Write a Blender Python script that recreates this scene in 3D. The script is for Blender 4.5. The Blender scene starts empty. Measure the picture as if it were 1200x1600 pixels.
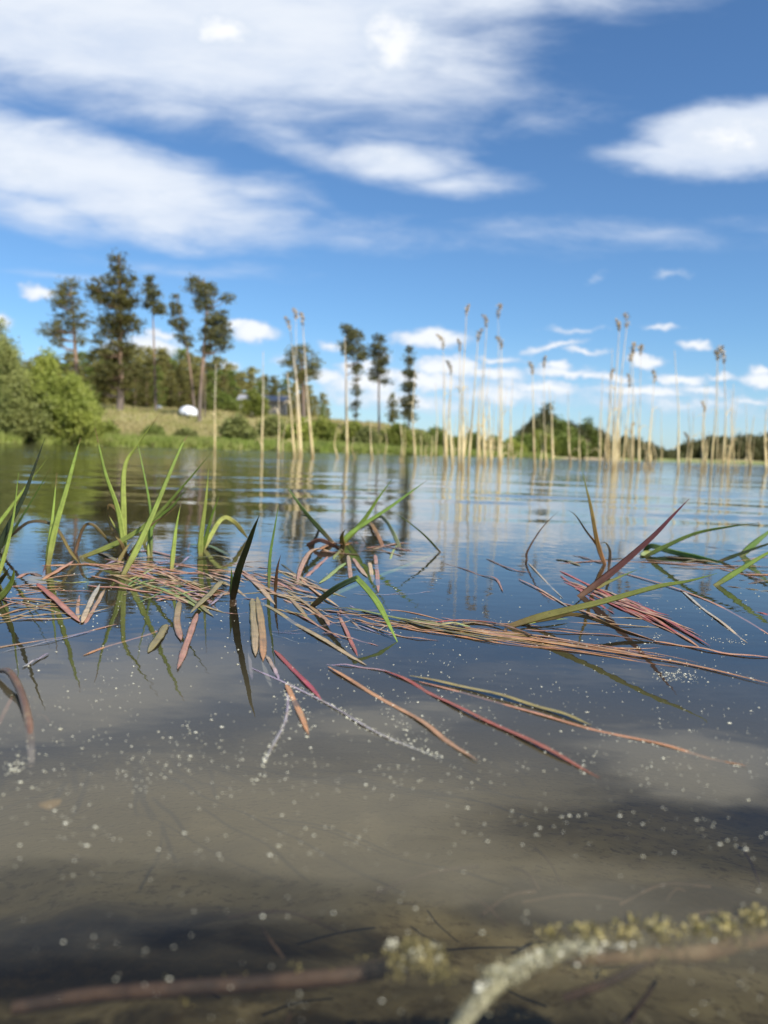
import bpy, math, random
import numpy as np
from mathutils import Vector, Matrix
R = random.Random(7)
NR = np.random.RandomState(7)
rad = math.radians
scene = bpy.context.scene
col = scene.collection

# ------------------------------------------------------------------ camera
CAM_H = 0.18
F = 1202.0
PITCH = math.atan(95 / F)
ROLL = rad(1.85)
fwd0 = Vector((0, math.cos(PITCH), -math.sin(PITCH)))
r0 = Vector((1, 0, 0)); u0 = r0.cross(fwd0)
cr, sr = math.cos(ROLL), math.sin(ROLL)
rgt = r0 * cr + u0 * sr
upv = u0 * cr - r0 * sr
cam_d = bpy.data.cameras.new('camera'); cam = bpy.data.objects.new('camera', cam_d); col.objects.link(cam)
cam.matrix_world = Matrix(((rgt.x, upv.x, -fwd0.x, 0), (rgt.y, upv.y, -fwd0.y, 0), (rgt.z, upv.z, -fwd0.z, CAM_H), (0, 0, 0, 1)))
cam_d.sensor_fit = 'VERTICAL'; cam_d.sensor_height = 34.6; cam_d.lens = 34.6 * F / 1600
cam_d.clip_start = 0.01; cam_d.clip_end = 5000
cam_d.dof.use_dof = True; cam_d.dof.focus_distance = 0.84; cam_d.dof.aperture_fstop = 6.0
scene.camera = cam

# ------------------------------------------------------------------ sun, exposure
SUN_EL, SUN_AZ = rad(43), rad(138)      # azimuth clockwise from +Y
sun_dir = Vector((math.cos(SUN_EL) * math.sin(SUN_AZ), math.cos(SUN_EL) * math.cos(SUN_AZ), math.sin(SUN_EL)))
sd = bpy.data.lights.new('sun', 'SUN'); sd.energy = 4.9; sd.angle = rad(0.5); sd.color = (1, 0.95, 0.87)
so = bpy.data.objects.new('sun', sd); col.objects.link(so)
so.rotation_euler = sun_dir.to_track_quat('Z', 'Y').to_euler(); so.location = (5, -5, 8)
vs = scene.view_settings
scene.display_settings.display_device = 'sRGB'
vs.view_transform = 'Standard'; vs.look = 'None'; vs.exposure = 0.36; vs.gamma = 1; vs.use_curve_mapping = False
scene.render.engine = 'CYCLES'
scene.cycles.max_bounces = 8; scene.cycles.transparent_max_bounces = 16
scene.cycles.caustics_reflective = False; scene.cycles.caustics_refractive = False

def ray(px, py):
    return (rgt * ((px - 600) / F) + upv * (-(py - 800) / F) + fwd0)
def V(px, py, Y):
    d = ray(px, py); t = Y / d.y
    return Vector((d.x * t, Y, CAM_H + d.z * t))
def P(px, py, z=0.0):
    d = ray(px, py)
    if d.z > -1e-4: return None
    t = (z - CAM_H) / d.z
    return Vector((d.x * t, d.y * t, z))
def uv_of(px, py):
    d = ray(px, py); return d.x / d.y, d.z / d.y

# ------------------------------------------------------------------ node helpers
class NT:
    def __init__(s, nt): s.nt = nt
    def n(s, t, **kw):
        nd = s.nt.nodes.new(t)
        for k, v in kw.items(): setattr(nd, k, v)
        return nd
    def l(s, a, b): s.nt.links.new(a, b)
    def put(s, sock, v):
        if hasattr(v, 'links') or hasattr(v, 'is_linked'): s.l(v, sock)
        else: sock.default_value = v
    def m(s, op, a, b=None, c=None, clamp=False):
        nd = s.n('ShaderNodeMath', operation=op, use_clamp=clamp)
        s.put(nd.inputs[0], a)
        if b is not None: s.put(nd.inputs[1], b)
        if c is not None: s.put(nd.inputs[2], c)
        return nd.outputs[0]
    def vm(s, op, a, b=None):
        nd = s.n('ShaderNodeVectorMath', operation=op)
        s.put(nd.inputs[0], a)
        if b is not None: s.put(nd.inputs[1], b)
        return nd.outputs['Value'] if op in ('LENGTH', 'DOT_PRODUCT') else nd.outputs[0]
    def sep(s, v):
        nd = s.n('ShaderNodeSeparateXYZ'); s.l(v, nd.inputs[0]); return nd.outputs
    def comb(s, x, y, z=0.0):
        nd = s.n('ShaderNodeCombineXYZ')
        for i, q in enumerate((x, y, z)): s.put(nd.inputs[i], q)
        return nd.outputs[0]
    def noise(s, vec, scale=1.0, detail=4.0, rough=0.5, dist=0.0):
        nd = s.n('ShaderNodeTexNoise'); s.l(vec, nd.inputs['Vector'])
        nd.inputs['Scale'].default_value = scale; nd.inputs['Detail'].default_value = detail
        nd.inputs['Roughness'].default_value = rough; nd.inputs['Distortion'].default_value = dist
        return nd.outputs['Fac']
    def mr(s, v, a, b, c=0.0, d=1.0, smooth=True):
        nd = s.n('ShaderNodeMapRange'); nd.interpolation_type = 'SMOOTHSTEP' if smooth else 'LINEAR'
        s.put(nd.inputs['Value'], v)
        for k, q in zip(('From Min', 'From Max', 'To Min', 'To Max'), (a, b, c, d)): s.put(nd.inputs[k], q)
        return nd.outputs['Result']
    def mix(s, f, a, b):
        nd = s.n('ShaderNodeMix', data_type='RGBA')
        s.put(nd.inputs[0], f)
        for i, q in ((6, a), (7, b)):
            if isinstance(q, tuple): nd.inputs[i].default_value = (*q, 1) if len(q) == 3 else q
            else: s.l(q, nd.inputs[i])
        return nd.outputs[2]
    def scale(s, v, sx, sy, sz=1.0, rot=0.0, loc=(0, 0, 0)):
        nd = s.n('ShaderNodeMapping'); s.l(v, nd.inputs[0])
        nd.inputs['Scale'].default_value = (sx, sy, sz); nd.inputs['Rotation'].default_value = (0, 0, rot)
        nd.inputs['Location'].default_value = loc
        return nd.outputs[0]

# ------------------------------------------------------------------ world: Nishita sky and clouds
world = bpy.data.worlds.new('World'); scene.world = world; world.use_nodes = True
world.node_tree.nodes.clear()
W = NT(world.node_tree)
sky = W.n('ShaderNodeTexSky', sky_type='NISHITA'); sky.sun_disc = False
sky.sun_elevation = SUN_EL; sky.sun_rotation = SUN_AZ
sky.altitude = 0; sky.air_density = 1.0; sky.dust_density = 0.3; sky.ozone_density = 3.0
SKY_STR = 0.100
tc = W.n('ShaderNodeTexCoord').outputs['Generated']
dx, dy, dz = W.sep(W.vm('NORMALIZE', tc))
yy = W.m('MAXIMUM', dy, 0.15)
uu = W.m('DIVIDE', dx, yy); vv = W.m('DIVIDE', dz, yy)
uvv = W.comb(uu, vv, 0.0)
n_w = W.noise(W.scale(uvv, 5, 9, rot=-0.2), 1.0, 5, 0.55)
n_w2 = W.noise(W.scale(uvv, 5, 9, loc=(7, 3, 0)), 1.0, 5, 0.55)
warp = W.vm('MULTIPLY', W.comb(W.m('SUBTRACT', n_w, 0.5), W.m('SUBTRACT', n_w2, 0.5)), (0.10, 0.05, 0))
uvw = W.vm('ADD', uvv, warp)
n_c = W.noise(W.scale(uvv, 26, 34, loc=(3, 9, 0)), 1.0, 4, 0.55)
n_c2 = W.noise(W.scale(uvv, 26, 34, loc=(13, 2, 0)), 1.0, 4, 0.55)
warpc = W.vm('MULTIPLY', W.comb(W.m('SUBTRACT', n_c, 0.5), W.m('SUBTRACT', n_c2, 0.5)), (0.035, 0.028, 0))
uvc = W.vm('ADD', uvv, warpc)

def field(blobs, src):
    out = None
    for (px, py, rx, ry, rot, amp) in blobs:
        u, v = uv_of(px, py)
        mp = W.n('ShaderNodeMapping', vector_type='TEXTURE'); W.l(src, mp.inputs[0])
        mp.inputs['Location'].default_value = (u, v, 0)
        mp.inputs['Rotation'].default_value = (0, 0, rad(rot) - ROLL)
        mp.inputs['Scale'].default_value = (rx / F, ry / F, 1)
        ln = W.vm('LENGTH', mp.outputs[0])
        q = W.m('MULTIPLY_ADD', ln, -amp, amp)
        out = q if out is None else W.m('MAXIMUM', out, q)
    return out
# soft high sheet
soft = [(120, -15, 860, 205, -6, 1.9), (60, 70, 520, 110, -8, 1.1), (1010, -50, 260, 75, 8, 0.9), (480, -20, 520, 150, 0, 1.2), (760, -10, 330, 100, 12, 0.85), (880, -25, 330, 85, 8, 0.8), (560, 60, 300, 110, 12, 0.8),
        (120, 262, 400, 78, -10, 1.5), (230, 310, 310, 70, -8, 1.3), (30, 235, 220, 70, 0, 1.3), (60, 320, 240, 60, -4, 0.75), (390, 300, 150, 42, 0, 0.7),
        (620, 250, 150, 52, 2, 1.1), (700, 285, 150, 34, 4, 0.8), (440, 215, 190, 40, -14, 0.62), (520, 185, 150, 30, -14, 0.5), (760, 150, 120, 36, -5, 0.4),
        (1150, 218, 200, 72, 8, 2.2), (1180, 190, 130, 48, 14, 1.6), (1060, 250, 170, 34, 2, 1.3),
        (1000, 365, 420, 34, 2, 0.42), (560, 370, 420, 34, 0, 0.34), (100, 434, 190, 12, 0, 0.4), (300, 420, 300, 22, 0, 0.3), (1190, 350, 140, 28, 0, 0.4)]
fs = field(soft, uvw)
n_st = W.noise(W.scale(uvv, 2.6, 11, rot=0.16), 1.0, 6, 0.6, 0.3)
n_fl = W.noise(W.scale(uvv, 9, 30, rot=0.3, loc=(2, 5, 0)), 1.0, 5, 0.6, 0.4)
nn = W.m('ADD', W.m('MULTIPLY', W.m('SUBTRACT', n_st, 0.5), 1.0), W.m('MULTIPLY', W.m('SUBTRACT', n_fl, 0.5), 0.75))
fs2 = W.m('ADD', fs, W.m('MULTIPLY', nn, 0.85))
# clouds over the rest of the dome, of the same kind
n_gen = W.noise(W.scale(tc, 1.6, 1.6, 4.5), 1.0, 6, 0.55, 0.2)
ax = W.m('ABSOLUTE', uu)
inside = W.m('MULTIPLY', W.m('MULTIPLY', W.mr(ax, 0.52, 0.85, 1, 0), W.mr(vv, 1.0, 1.5, 1, 0)), W.mr(dy, 0.1, 0.4, 0, 1))
gen = W.m('SUBTRACT', W.m('MULTIPLY', W.m('SUBTRACT', n_gen, 0.46), 4.0), W.m('MULTIPLY', inside, 5.0))
fs3 = W.m('MAXIMUM', fs2, gen)
a_soft = W.m('MULTIPLY', W.mr(fs3, 0.02, 0.95), 0.93)
# cumulus
cum = [(60, 458, 40, 19, 0, 1.2), (398, 519, 50, 24, 0, 1.5), (370, 508, 30, 15, 0, 1.2), (240, 540, 70, 24, 0, 1.1), (252, 522, 36, 14, 0, 1), (180, 542, 60, 14, 0, .7), (440, 560, 40, 10, 0, .4), (355, 572, 30, 12, 0, 1),
       (675, 530, 84, 22, 0, 1.4), (680, 520, 50, 16, 0, 1.3), (520, 541, 26, 9, 0, .8), (700, 573, 80, 17, 0, 1.4), (560, 575, 60, 12, 0, 1.0), (780, 560, 60, 10, 0, .8), (600, 560, 30, 8, 0, .7), (960, 590, 50, 9, 0, 1.0), (1130, 590, 40, 8, 0, .9), (650, 592, 150, 22, 0, 1.1), (570, 600, 90, 22, 0, 1.2), (510, 590, 50, 16, 0, 1.0), (760, 585, 110, 16, 0, 1.1),
       (620, 625, 200, 26, 0, .8), (800, 615, 160, 24, 0, .8), (845, 606, 110, 14, 0, 1.0), (880, 583, 80, 12, 0, 1.1), (870, 572, 36, 10, 0, 1.1), (925, 590, 40, 8, 0, 1.0),
       (865, 540, 70, 9, 14, 1.0), (910, 548, 50, 8, 0, .9), (900, 514, 60, 6, 4, .6), (880, 575, 60, 9, 0, .6), (1010, 566, 42, 12, 0, 1.4), (1000, 560, 22, 9, 0, 1.2), (1062, 592, 62, 12, 0, 1.3), (1085, 540, 34, 9, 0, 1.0), (1030, 510, 50, 6, 0, .6),
       (1000, 612, 120, 14, 0, 1.1), (1100, 610, 80, 11, 0, .9), (1190, 595, 44, 18, 0, 1.2), (1188, 581, 26, 9, 0, 1.1), (1060, 632, 220, 20, 0, .65), (1180, 625, 80, 12, 0, .7), (3, 500, 26, 20, 0, 1.0), (935, 438, 22, 12, 40, .35), (1050, 430, 60, 10, 0, .3),
       (350, 48, 66, 34, 0, 1.1), (618, 70, 62, 70, -30, 1.1), (600, 40, 50, 44, 0, 0.9), (1150, 215, 120, 44, 0, 0.8), (605, 245, 70, 26, 0, .5), (40, 265, 70, 24, -10, .5)]
fc = field(cum, uvc)
fc2 = W.m('ADD', fc, W.m('MULTIPLY', W.m('SUBTRACT', W.noise(W.scale(uvv, 30, 48, loc=(1, 2, 0)), 1.0, 5, 0.6), 0.5), 1.1))
a_cum = W.mr(fc2, 0.02, 0.75)
# low-lying veil near the horizon
veil = W.m('MULTIPLY', W.mr(vv, 0.0, 0.17, 0.42, 0.0), W.mr(n_st, 0.25, 0.75, 0.55, 1.0))
s_sky = W.mix(veil, W.vm('MULTIPLY', sky.outputs[0], (.66, .90, 1.10)), (5.0, 6.0, 7.6))
shade = W.m('ADD', W.m('MULTIPLY', W.m('SUBTRACT', n_st, 0.5), 1.2), W.m('ADD', W.m('MULTIPLY', fs3, 0.30), W.m('MULTIPLY', W.m('SUBTRACT', n_fl, 0.5), .6)))
c_soft = W.mix(W.mr(shade, -0.2, 0.7), (5.0, 5.8, 7.2), (7.0, 7.4, 8.0))
c1 = W.mix(a_soft, s_sky, c_soft)
c_cum = W.mix(W.mr(fc2, 0.1, 1.0), (5.0, 5.8, 7.0), (8.0, 8.1, 8.3))
c2 = W.mix(W.m('MULTIPLY', a_cum, 0.9), c1, c_cum)
bg = W.n('ShaderNodeBackground'); W.l(c2, bg.inputs[0]); bg.inputs[1].default_value = SKY_STR
wo = W.n('ShaderNodeOutputWorld'); W.l(bg.outputs[0], wo.inputs[0])

# ------------------------------------------------------------------ terrain height
T_AZ = [-180, -112, -85, -60, -26.5, -20, -14, -9, -5, 0, 3, 5, 9.4, 13, 15, 16.5, 19, 20.5, 26, 60, 85, 112, 180]
T_SH = [0.55, 0.6, 6, 26, 40, 43, 45, 46, 46, 50, 54, 60, 82, 98, 112, 122, 190, 240, 270, 200, 8, 0.6, 0.55]
T_H = [.5, .5, 2, 4.2, 4.0, 4.3, 4.5, 4.2, 4.0, 3.6, 2.9, 1.4, .7, .6, .6, .5, .6, .8, 1, 1, .5, .5, .5]
def terrain(x, y):
    x = np.asarray(x, float); y = np.asarray(y, float)
    r = np.hypot(x, y); az = np.degrees(np.arctan2(x, y))
    sh = np.interp(az, T_AZ, T_SH) * (1 + 0.02 * np.sin(az * 1.7) + 0.012 * np.sin(az * 4.3 + 1))
    H = np.interp(az, T_AZ, T_H)
    e = r - sh
    dn = 0.040 + 0.17 * r + 0.04 * r * r
    dn = np.where(dn > 1.6, 1.6, dn)
    df = np.maximum(-e, 0) * np.where(sh < 5, 0.3, 0.12)
    under = -np.minimum(dn, df)
    t = np.clip(e / 60, 0, 1); t = t * t * (3 - 2 * t)
    over = H * t + 0.22 * np.clip(e / 1.6, 0, 1) + 0.12 * np.sin(x * .31) * np.sin(y * .23) * np.clip(e / 10, 0, 1)
    return np.where(e < 0, under, over)
def gz(x, y): return float(terrain(x, y))

# ------------------------------------------------------------------ mesh helpers
def tag(o, label=None, cat=None, group=None, kind=None):
    if label: o['label'] = label
    if cat: o['category'] = cat
    if group: o['group'] = group
    if kind: o['kind'] = kind
    return o
def link(name, me, parent=None, loc=None):
    o = bpy.data.objects.new(name, me); col.objects.link(o)
    if parent is not None: o.parent = parent
    if loc is not None: o.location = loc
    return o
def empty(name, loc, label, cat, group=None):
    o = bpy.data.objects.new(name, None); col.objects.link(o); o.location = loc
    o.empty_display_size = 0.05
    return tag(o, label, cat, group)
def mesh_np(name, verts, faces, mat, smooth=True, cols=None, uvs=None):
    me = bpy.data.meshes.new(name)
    verts = np.asarray(verts, np.float32); faces = np.asarray(faces, np.int32)
    k = faces.shape[1]
    me.vertices.add(len(verts)); me.vertices.foreach_set('co', verts.ravel())
    me.loops.add(faces.size); me.loops.foreach_set('vertex_index', faces.ravel())
    me.polygons.add(len(faces)); me.polygons.foreach_set('loop_start', np.arange(0, faces.size, k, dtype=np.int32))
    me.polygons.foreach_set('loop_total', np.full(len(faces), k, np.int32))
    me.polygons.foreach_set('use_smooth', np.full(len(faces), smooth))
    if cols is not None:
        ca = me.color_attributes.new('col', 'FLOAT_COLOR', 'POINT')
        c4 = np.ones((len(verts), 4), np.float32); c4[:, :3] = cols
        ca.data.foreach_set('color', c4.ravel())
    if uvs is not None:
        ul = me.uv_layers.new(name='uv')
        ul.data.foreach_set('uv', np.asarray(uvs, np.float32)[faces.ravel()].ravel())
    me.update(calc_edges=True); me.validate()
    me.materials.append(mat)
    return me
def mat_new(name):
    m = bpy.data.materials.new(name); m.use_nodes = True; m.node_tree.nodes.clear()
    return m, NT(m.node_tree)
def fin(N, sh, vol=None):
    o = N.n('ShaderNodeOutputMaterial'); N.l(sh, o.inputs[0])
    if vol is not None: N.l(vol, o.inputs[1])
def principled(N, colr, rough=0.6, bump=None, bs=0.3, bd=0.01, spec=0.5):
    p = N.n('ShaderNodeBsdfPrincipled')
    if isinstance(colr, tuple): p.inputs['Base Color'].default_value = (*colr, 1)
    else: N.l(colr, p.inputs['Base Color'])
    N.put(p.inputs['Roughness'], rough); p.inputs['Specular IOR Level'].default_value = spec
    if bump is not None:
        b = N.n('ShaderNodeBump'); b.inputs['Strength'].default_value = bs; b.inputs['Distance'].default_value = bd
        N.l(bump, b.inputs['Height']); N.l(b.outputs[0], p.inputs['Normal'])
    return p.outputs[0]

# ------------------------------------------------------------------ materials
# leaf with pigment from attribute, stripes and translucency
def leaf_mat(name, trans=0.3, rough=0.38, stripe=0.25, rot=False):
    m, N = mat_new(name)
    at = N.n('ShaderNodeAttribute'); at.attribute_name = 'col'
    uv = N.n('ShaderNodeUVMap').outputs[0]
    st = N.noise(N.scale(uv, 14, 1.3), 1.0, 3, 0.6)
    pos = N.n('ShaderNodeNewGeometry').outputs['Position']
    sp = N.noise(pos, 260, 3, 0.6)
    sp2 = N.noise(pos, 60, 3, 0.6)
    f = N.m('ADD', N.m('MULTIPLY', N.m('SUBTRACT', st, 0.5), stripe * 4), 1.0)
    f = N.m('ADD', f, N.m('MULTIPLY', N.m('SUBTRACT', sp2, 0.5), 0.9))
    c = N.vm('MULTIPLY', at.outputs['Color'], N.comb(f, f, f))
    c = N.mix(N.mr(sp, 0.60, 0.70, 0, 0.45), c, (0.16, 0.13, 0.07))
    if rot:   # decay blotches and slime of the floating leaves
        bl = N.noise(pos, 95, 4, 0.65); bm_ = N.noise(pos, 34, 3, 0.6)
        c = N.mix(N.mr(bl, .5, .66, 0, .42), c, (.22, .15, .07)); c = N.mix(N.mr(bm_, .55, .72, 0, .4), c, (.55, .42, .22))
        c = N.mix(N.mr(bm_, .28, .45, .45, 0), c, (.10, .06, .035))
        st = N.m('ADD', st, N.m('MULTIPLY', bl, 1.2))
    p = principled(N, c, rough, st, 0.45 if rot else 0.35, 0.0008 if rot else 0.0006)
    t = N.n('ShaderNodeBsdfTranslucent'); N.l(N.vm('MULTIPLY', c, (1.3, 1.4, 0.7)), t.inputs[0])
    mx = N.n('ShaderNodeMixShader'); mx.inputs[0].default_value = trans
    N.l(p, mx.inputs[1]); N.l(t.outputs[0], mx.inputs[2])
    fin(N, mx.outputs[0]); return m
M_leaf = leaf_mat('leaf', .4, .35, .28)
M_wet = leaf_mat('wet leaf', 0.15, 0.34, 0.34, True)
def foliage_mat(name, c1, c2, c3, scale=0.6):
    m, N = mat_new(name)
    pos = N.n('ShaderNodeNewGeometry').outputs['Position']
    oi = N.n('ShaderNodeObjectInfo').outputs['Random']
    a = N.noise(pos, scale, 3, 0.6); b = N.noise(pos, scale * 7, 2, 0.6)
    c = N.mix(N.mr(a, 0.35, 0.65), c1, c2)
    c = N.mix(N.mr(b, 0.5, 0.75, 0, 0.7), c, c3)
    k = N.m('MULTIPLY_ADD', oi, 0.4, 0.8)
    c = N.vm('MULTIPLY', c, N.comb(k, k, k))
    p = principled(N, c, 0.6, spec=0.25)
    t = N.n('ShaderNodeBsdfTranslucent'); N.l(c, t.inputs[0])
    mx = N.n('ShaderNodeMixShader'); mx.inputs[0].default_value = 0.3
    N.l(p, mx.inputs[1]); N.l(t.outputs[0], mx.inputs[2])
    fin(N, mx.outputs[0]); return m
M_pine = foliage_mat('pine needles', (.12, .12, .035), (.18, .17, .05), (.24, .20, .08))
M_pine2 = foliage_mat('young pine needles', (.22, .21, .06), (.30, .275, .085), (.34, .28, .12))
M_pineb = foliage_mat('bluish pine needles', (.12, .125, .05), (.18, .175, .07), (.23, .20, .09))
M_willow = foliage_mat('willow leaves', (.23, .27, .05), (.33, .36, .07), (.40, .40, .15))
M_willow2 = foliage_mat('grey willow leaves', (.20, .225, .065), (.28, .295, .09), (.35, .35, .16))
M_birch = foliage_mat('birch leaves', (.15, .20, .035), (.21, .25, .06), (.25, .26, .10))
M_dark = foliage_mat('far leaves', (.12, .125, .05), (.165, .165, .07), (.20, .19, .09))
m, N = mat_new('bark'); pos = N.n('ShaderNodeNewGeometry').outputs['Position']
z = N.sep(pos)[2]
bk = N.noise(N.scale(pos, 6, 6, 1.2), 1.0, 4, 0.6)
c = N.mix(N.mr(z, 3.5, 8), (.17, .135, .11), (.32, .21, .14))
c = N.mix(N.mr(bk, .4, .7, 0, .6), c, (.09, .07, .055)); fin(N, principled(N, c, .85, bk, .5, .03)); M_bark = m
m, N = mat_new('dry reed'); pos = N.n('ShaderNodeNewGeometry').outputs['Position']
a = N.noise(N.scale(pos, 60, 60, 5), 1.0, 3, 0.6)
zz = N.sep(pos)[2]
c = N.mix(N.mr(a, .3, .7), (.66, .49, .21), (.88, .72, .40)); c = N.mix(N.mr(zz, .5, 1.4), c, (.84, .70, .50))
c = N.mix(N.mr(N.noise(N.scale(pos, 3, 3, 3), 1.0, 3), .5, .68, 0, .6), c, (.30, .19, .08)); c = N.mix(N.mr(zz, .04, .22, .65, 0), c, (.22, .14, .05))
fin(N, principled(N, c, .5, a, .3, .002)); M_reed = m
m, N = mat_new('reed plume'); pos = N.n('ShaderNodeNewGeometry').outputs['Position']
c = N.mix(N.noise(pos, 30, 2), (.46, .34, .19), (.62, .48, .29)); fin(N, principled(N, c, .9)); M_plume = m
def simple(name, c1, c2, sc, rough=.7, bs=.3, bd=.001, spec=.4):
    m, N = mat_new(name); pos = N.n('ShaderNodeNewGeometry').outputs['Position']
    a = N.noise(pos, sc, 4, .6)
    fin(N, principled(N, N.mix(N.mr(a, .35, .65), c1, c2), rough, a, bs, bd, spec)); return m
M_speck = simple('pollen scum', (.56, .53, .38), (.78, .75, .60), 300, .6)
M_algae = simple('algae', (.20, .17, .05), (.46, .38, .15), 90, .6, .6, .004)
M_rootscum = simple('root scum', (.34, .31, .17), (.58, .54, .36), 150, .7)
M_rootpale = simple('pale root', (.30, .28, .17), (.55, .52, .36), 120, .6, .6, .003)
M_stick = simple('stick', (.045, .028, .018), (.11, .065, .04), 70, .7, .6, .003)
M_rootor = simple('orange root', (.26, .15, .07), (.46, .32, .17), 60, .7, .6, .003)
M_dead = simple('dead leaf', (.30, .17, .05), (.46, .30, .10), 60, .6)
M_tent = simple('tent cloth', (.72, .74, .80), (.80, .80, .80), 2, .5, .1, .02)
M_tentb = simple('blue tent cloth', (.20, .28, .55), (.26, .34, .62), 2, .5, .1, .02)
M_shedw = simple('weathered boards', (.20, .19, .18), (.30, .28, .26), 4, .8, .3, .01)
M_shedr = simple('grey roofing', (.26, .26, .28), (.34, .34, .36), 3, .7, .2, .01)
M_grass = foliage_mat('bank grass', (.20, .26, .045), (.28, .31, .08), (.38, .33, .16), .25)
M_dry = foliage_mat('dry grass', (.44, .37, .17), (.34, .34, .11), (.50, .40, .23), .16)

# ground material
m, N = mat_new('ground'); pos = N.n('ShaderNodeNewGeometry').outputs['Position']
px_, py_, pz_ = N.sep(pos)
rr = N.vm('LENGTH', N.comb(px_, py_, 0.0))
n1 = N.noise(pos, .12, 5, .6); n2 = N.noise(pos, .7, 4, .6); n3 = N.noise(pos, 4, 4, .6)
green = N.mix(N.mr(n2, .35, .65), (.14, .19, .035), (.24, .26, .07))
dry = N.mix(N.mr(n2, .35, .65), (.46, .36, .21), (.36, .33, .13))
land = N.mix(N.mr(N.m('ADD', pz_, N.m('MULTIPLY', N.m('SUBTRACT', n1, .5), 3.0)), .1, 1.3), green, dry)
land = N.mix(N.mr(n3, .5, .7, 0, .4), land, (.10, .10, .04))
# sandy bank far right
ratio_ = N.m('DIVIDE', px_, N.m('MAXIMUM', py_, 1.0))
sand = N.m('MULTIPLY', N.m('MULTIPLY', N.mr(ratio_, .21, .24), N.mr(ratio_, .29, .32, 1, 0)), N.mr(py_, 90, 100))
land = N.mix(N.m('MULTIPLY', sand, .85), land, (.42, .31, .20))
# silt on the bed, darkened close to the camera and in two ragged ellipses
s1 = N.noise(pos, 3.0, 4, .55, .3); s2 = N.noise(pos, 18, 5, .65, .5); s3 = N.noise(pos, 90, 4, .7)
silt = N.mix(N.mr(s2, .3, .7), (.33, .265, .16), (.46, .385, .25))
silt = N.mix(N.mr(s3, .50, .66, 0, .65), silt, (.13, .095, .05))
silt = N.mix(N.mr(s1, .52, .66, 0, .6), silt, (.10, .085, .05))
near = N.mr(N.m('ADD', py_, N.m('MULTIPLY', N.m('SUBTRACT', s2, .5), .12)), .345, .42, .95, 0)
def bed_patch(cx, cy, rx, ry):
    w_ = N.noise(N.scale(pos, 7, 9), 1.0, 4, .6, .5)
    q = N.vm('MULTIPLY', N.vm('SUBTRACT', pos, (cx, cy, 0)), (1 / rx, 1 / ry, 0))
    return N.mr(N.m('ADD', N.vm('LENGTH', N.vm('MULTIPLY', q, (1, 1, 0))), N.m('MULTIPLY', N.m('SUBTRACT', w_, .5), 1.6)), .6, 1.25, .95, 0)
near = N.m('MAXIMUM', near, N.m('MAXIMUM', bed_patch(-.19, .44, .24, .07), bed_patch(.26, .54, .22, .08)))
bed_dark = N.mix(N.mr(s3, .45, .65), (.012, .010, .007), (.05, .036, .018))
silt = N.mix(near, silt, bed_dark)
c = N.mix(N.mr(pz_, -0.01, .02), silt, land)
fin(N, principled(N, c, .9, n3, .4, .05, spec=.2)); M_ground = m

# water material
m, N = mat_new('water'); geo = N.n('ShaderNodeNewGeometry'); pos = geo.outputs['Position']
px_, py_, pz_ = N.sep(pos)
rr = N.vm('LENGTH', N.comb(px_, py_, 0.0))
w1 = N.noise(N.scale(pos, 5.0, 11, rot=.08), 1.0, 3, .55, .4)
w2 = N.noise(N.scale(pos, .9, 2.2, rot=-.1), 1.0, 4, .6)
w3 = N.noise(N.scale(pos, 16, 26), 1.0, 2, .5)
patch = N.mr(N.noise(N.scale(pos, .05, .16), 1.0, 3, .6), .35, .65, .35, 1.3)
h1 = N.m('MULTIPLY', N.m('MULTIPLY', w1, N.mr(rr, 1.6, 14, 0.0, 0.008)), patch)
h2 = N.m('MULTIPLY', w2, N.mr(rr, 6, 30, 0.0, 0.03))
h3 = N.m('MULTIPLY', w3, N.mr(rr, .4, 2.0, 0.00016, .0005))
hh = N.m('ADD', N.m('ADD', h1, h2), h3)
b = N.n('ShaderNodeBump'); b.inputs['Strength'].default_value = 1.0; b.inputs['Distance'].default_value = 1.0
N.l(hh, b.inputs['Height'])
fr = N.n('ShaderNodeFresnel'); fr.inputs[0].default_value = 1.333; N.l(b.outputs[0], fr.inputs[1])
gl = N.n('ShaderNodeBsdfGlossy'); gl.inputs['Roughness'].default_value = 0.01; N.l(b.outputs[0], gl.inputs['Normal'])
gl.inputs[0].default_value = (1, 1, 1, 1)
tr = N.n('ShaderNodeBsdfTransparent'); tr.inputs[0].default_value = (.97, .98, .97, 1)
df = N.n('ShaderNodeBsdfDiffuse'); df.inputs[0].default_value = (.165, .138, .080, 1)
turb = N.noise(N.scale(pos, 2.2, 3.5), 1.0, 3, .55, .6)
mt = N.n('ShaderNodeMixShader')
def patch_mask(N, pos, k, cx, cy, rx, ry, ed=.55):
    w_ = N.noise(N.scale(pos, 9 / k, 12 / k), 1.0, 4, .6, .5); w2_ = N.noise(N.scale(pos, 9 / k, 12 / k, loc=(5, 5, 5)), 1.0, 4, .6, .5)
    q = N.vm('ADD', pos, N.comb(N.m('MULTIPLY', N.m('SUBTRACT', w_, .5), .12 * k), N.m('MULTIPLY', N.m('SUBTRACT', w2_, .5), .09 * k)))
    q = N.vm('MULTIPLY', N.vm('SUBTRACT', q, (cx * k, cy * k, 0)), (1 / (rx * k), 1 / (ry * k), 0))
    return N.mr(N.vm('LENGTH', q), ed, 1.25, 1, 0)
holes = N.m('MAXIMUM', patch_mask(N, pos, 1, -.13, .285, .15, .030), N.m('MULTIPLY', patch_mask(N, pos, 1, .17, .362, .13, .034), .9))
holes = N.m('MAXIMUM', holes, N.m('MULTIPLY', patch_mask(N, pos, 1, -.02, .275, .10, .016), .8))
clear_ = N.m('SUBTRACT', 1.0, N.m('MULTIPLY', holes, .97))
yy_ = N.m('ADD', py_, N.m('MULTIPLY', N.m('SUBTRACT', turb, .5), .10))
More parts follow.
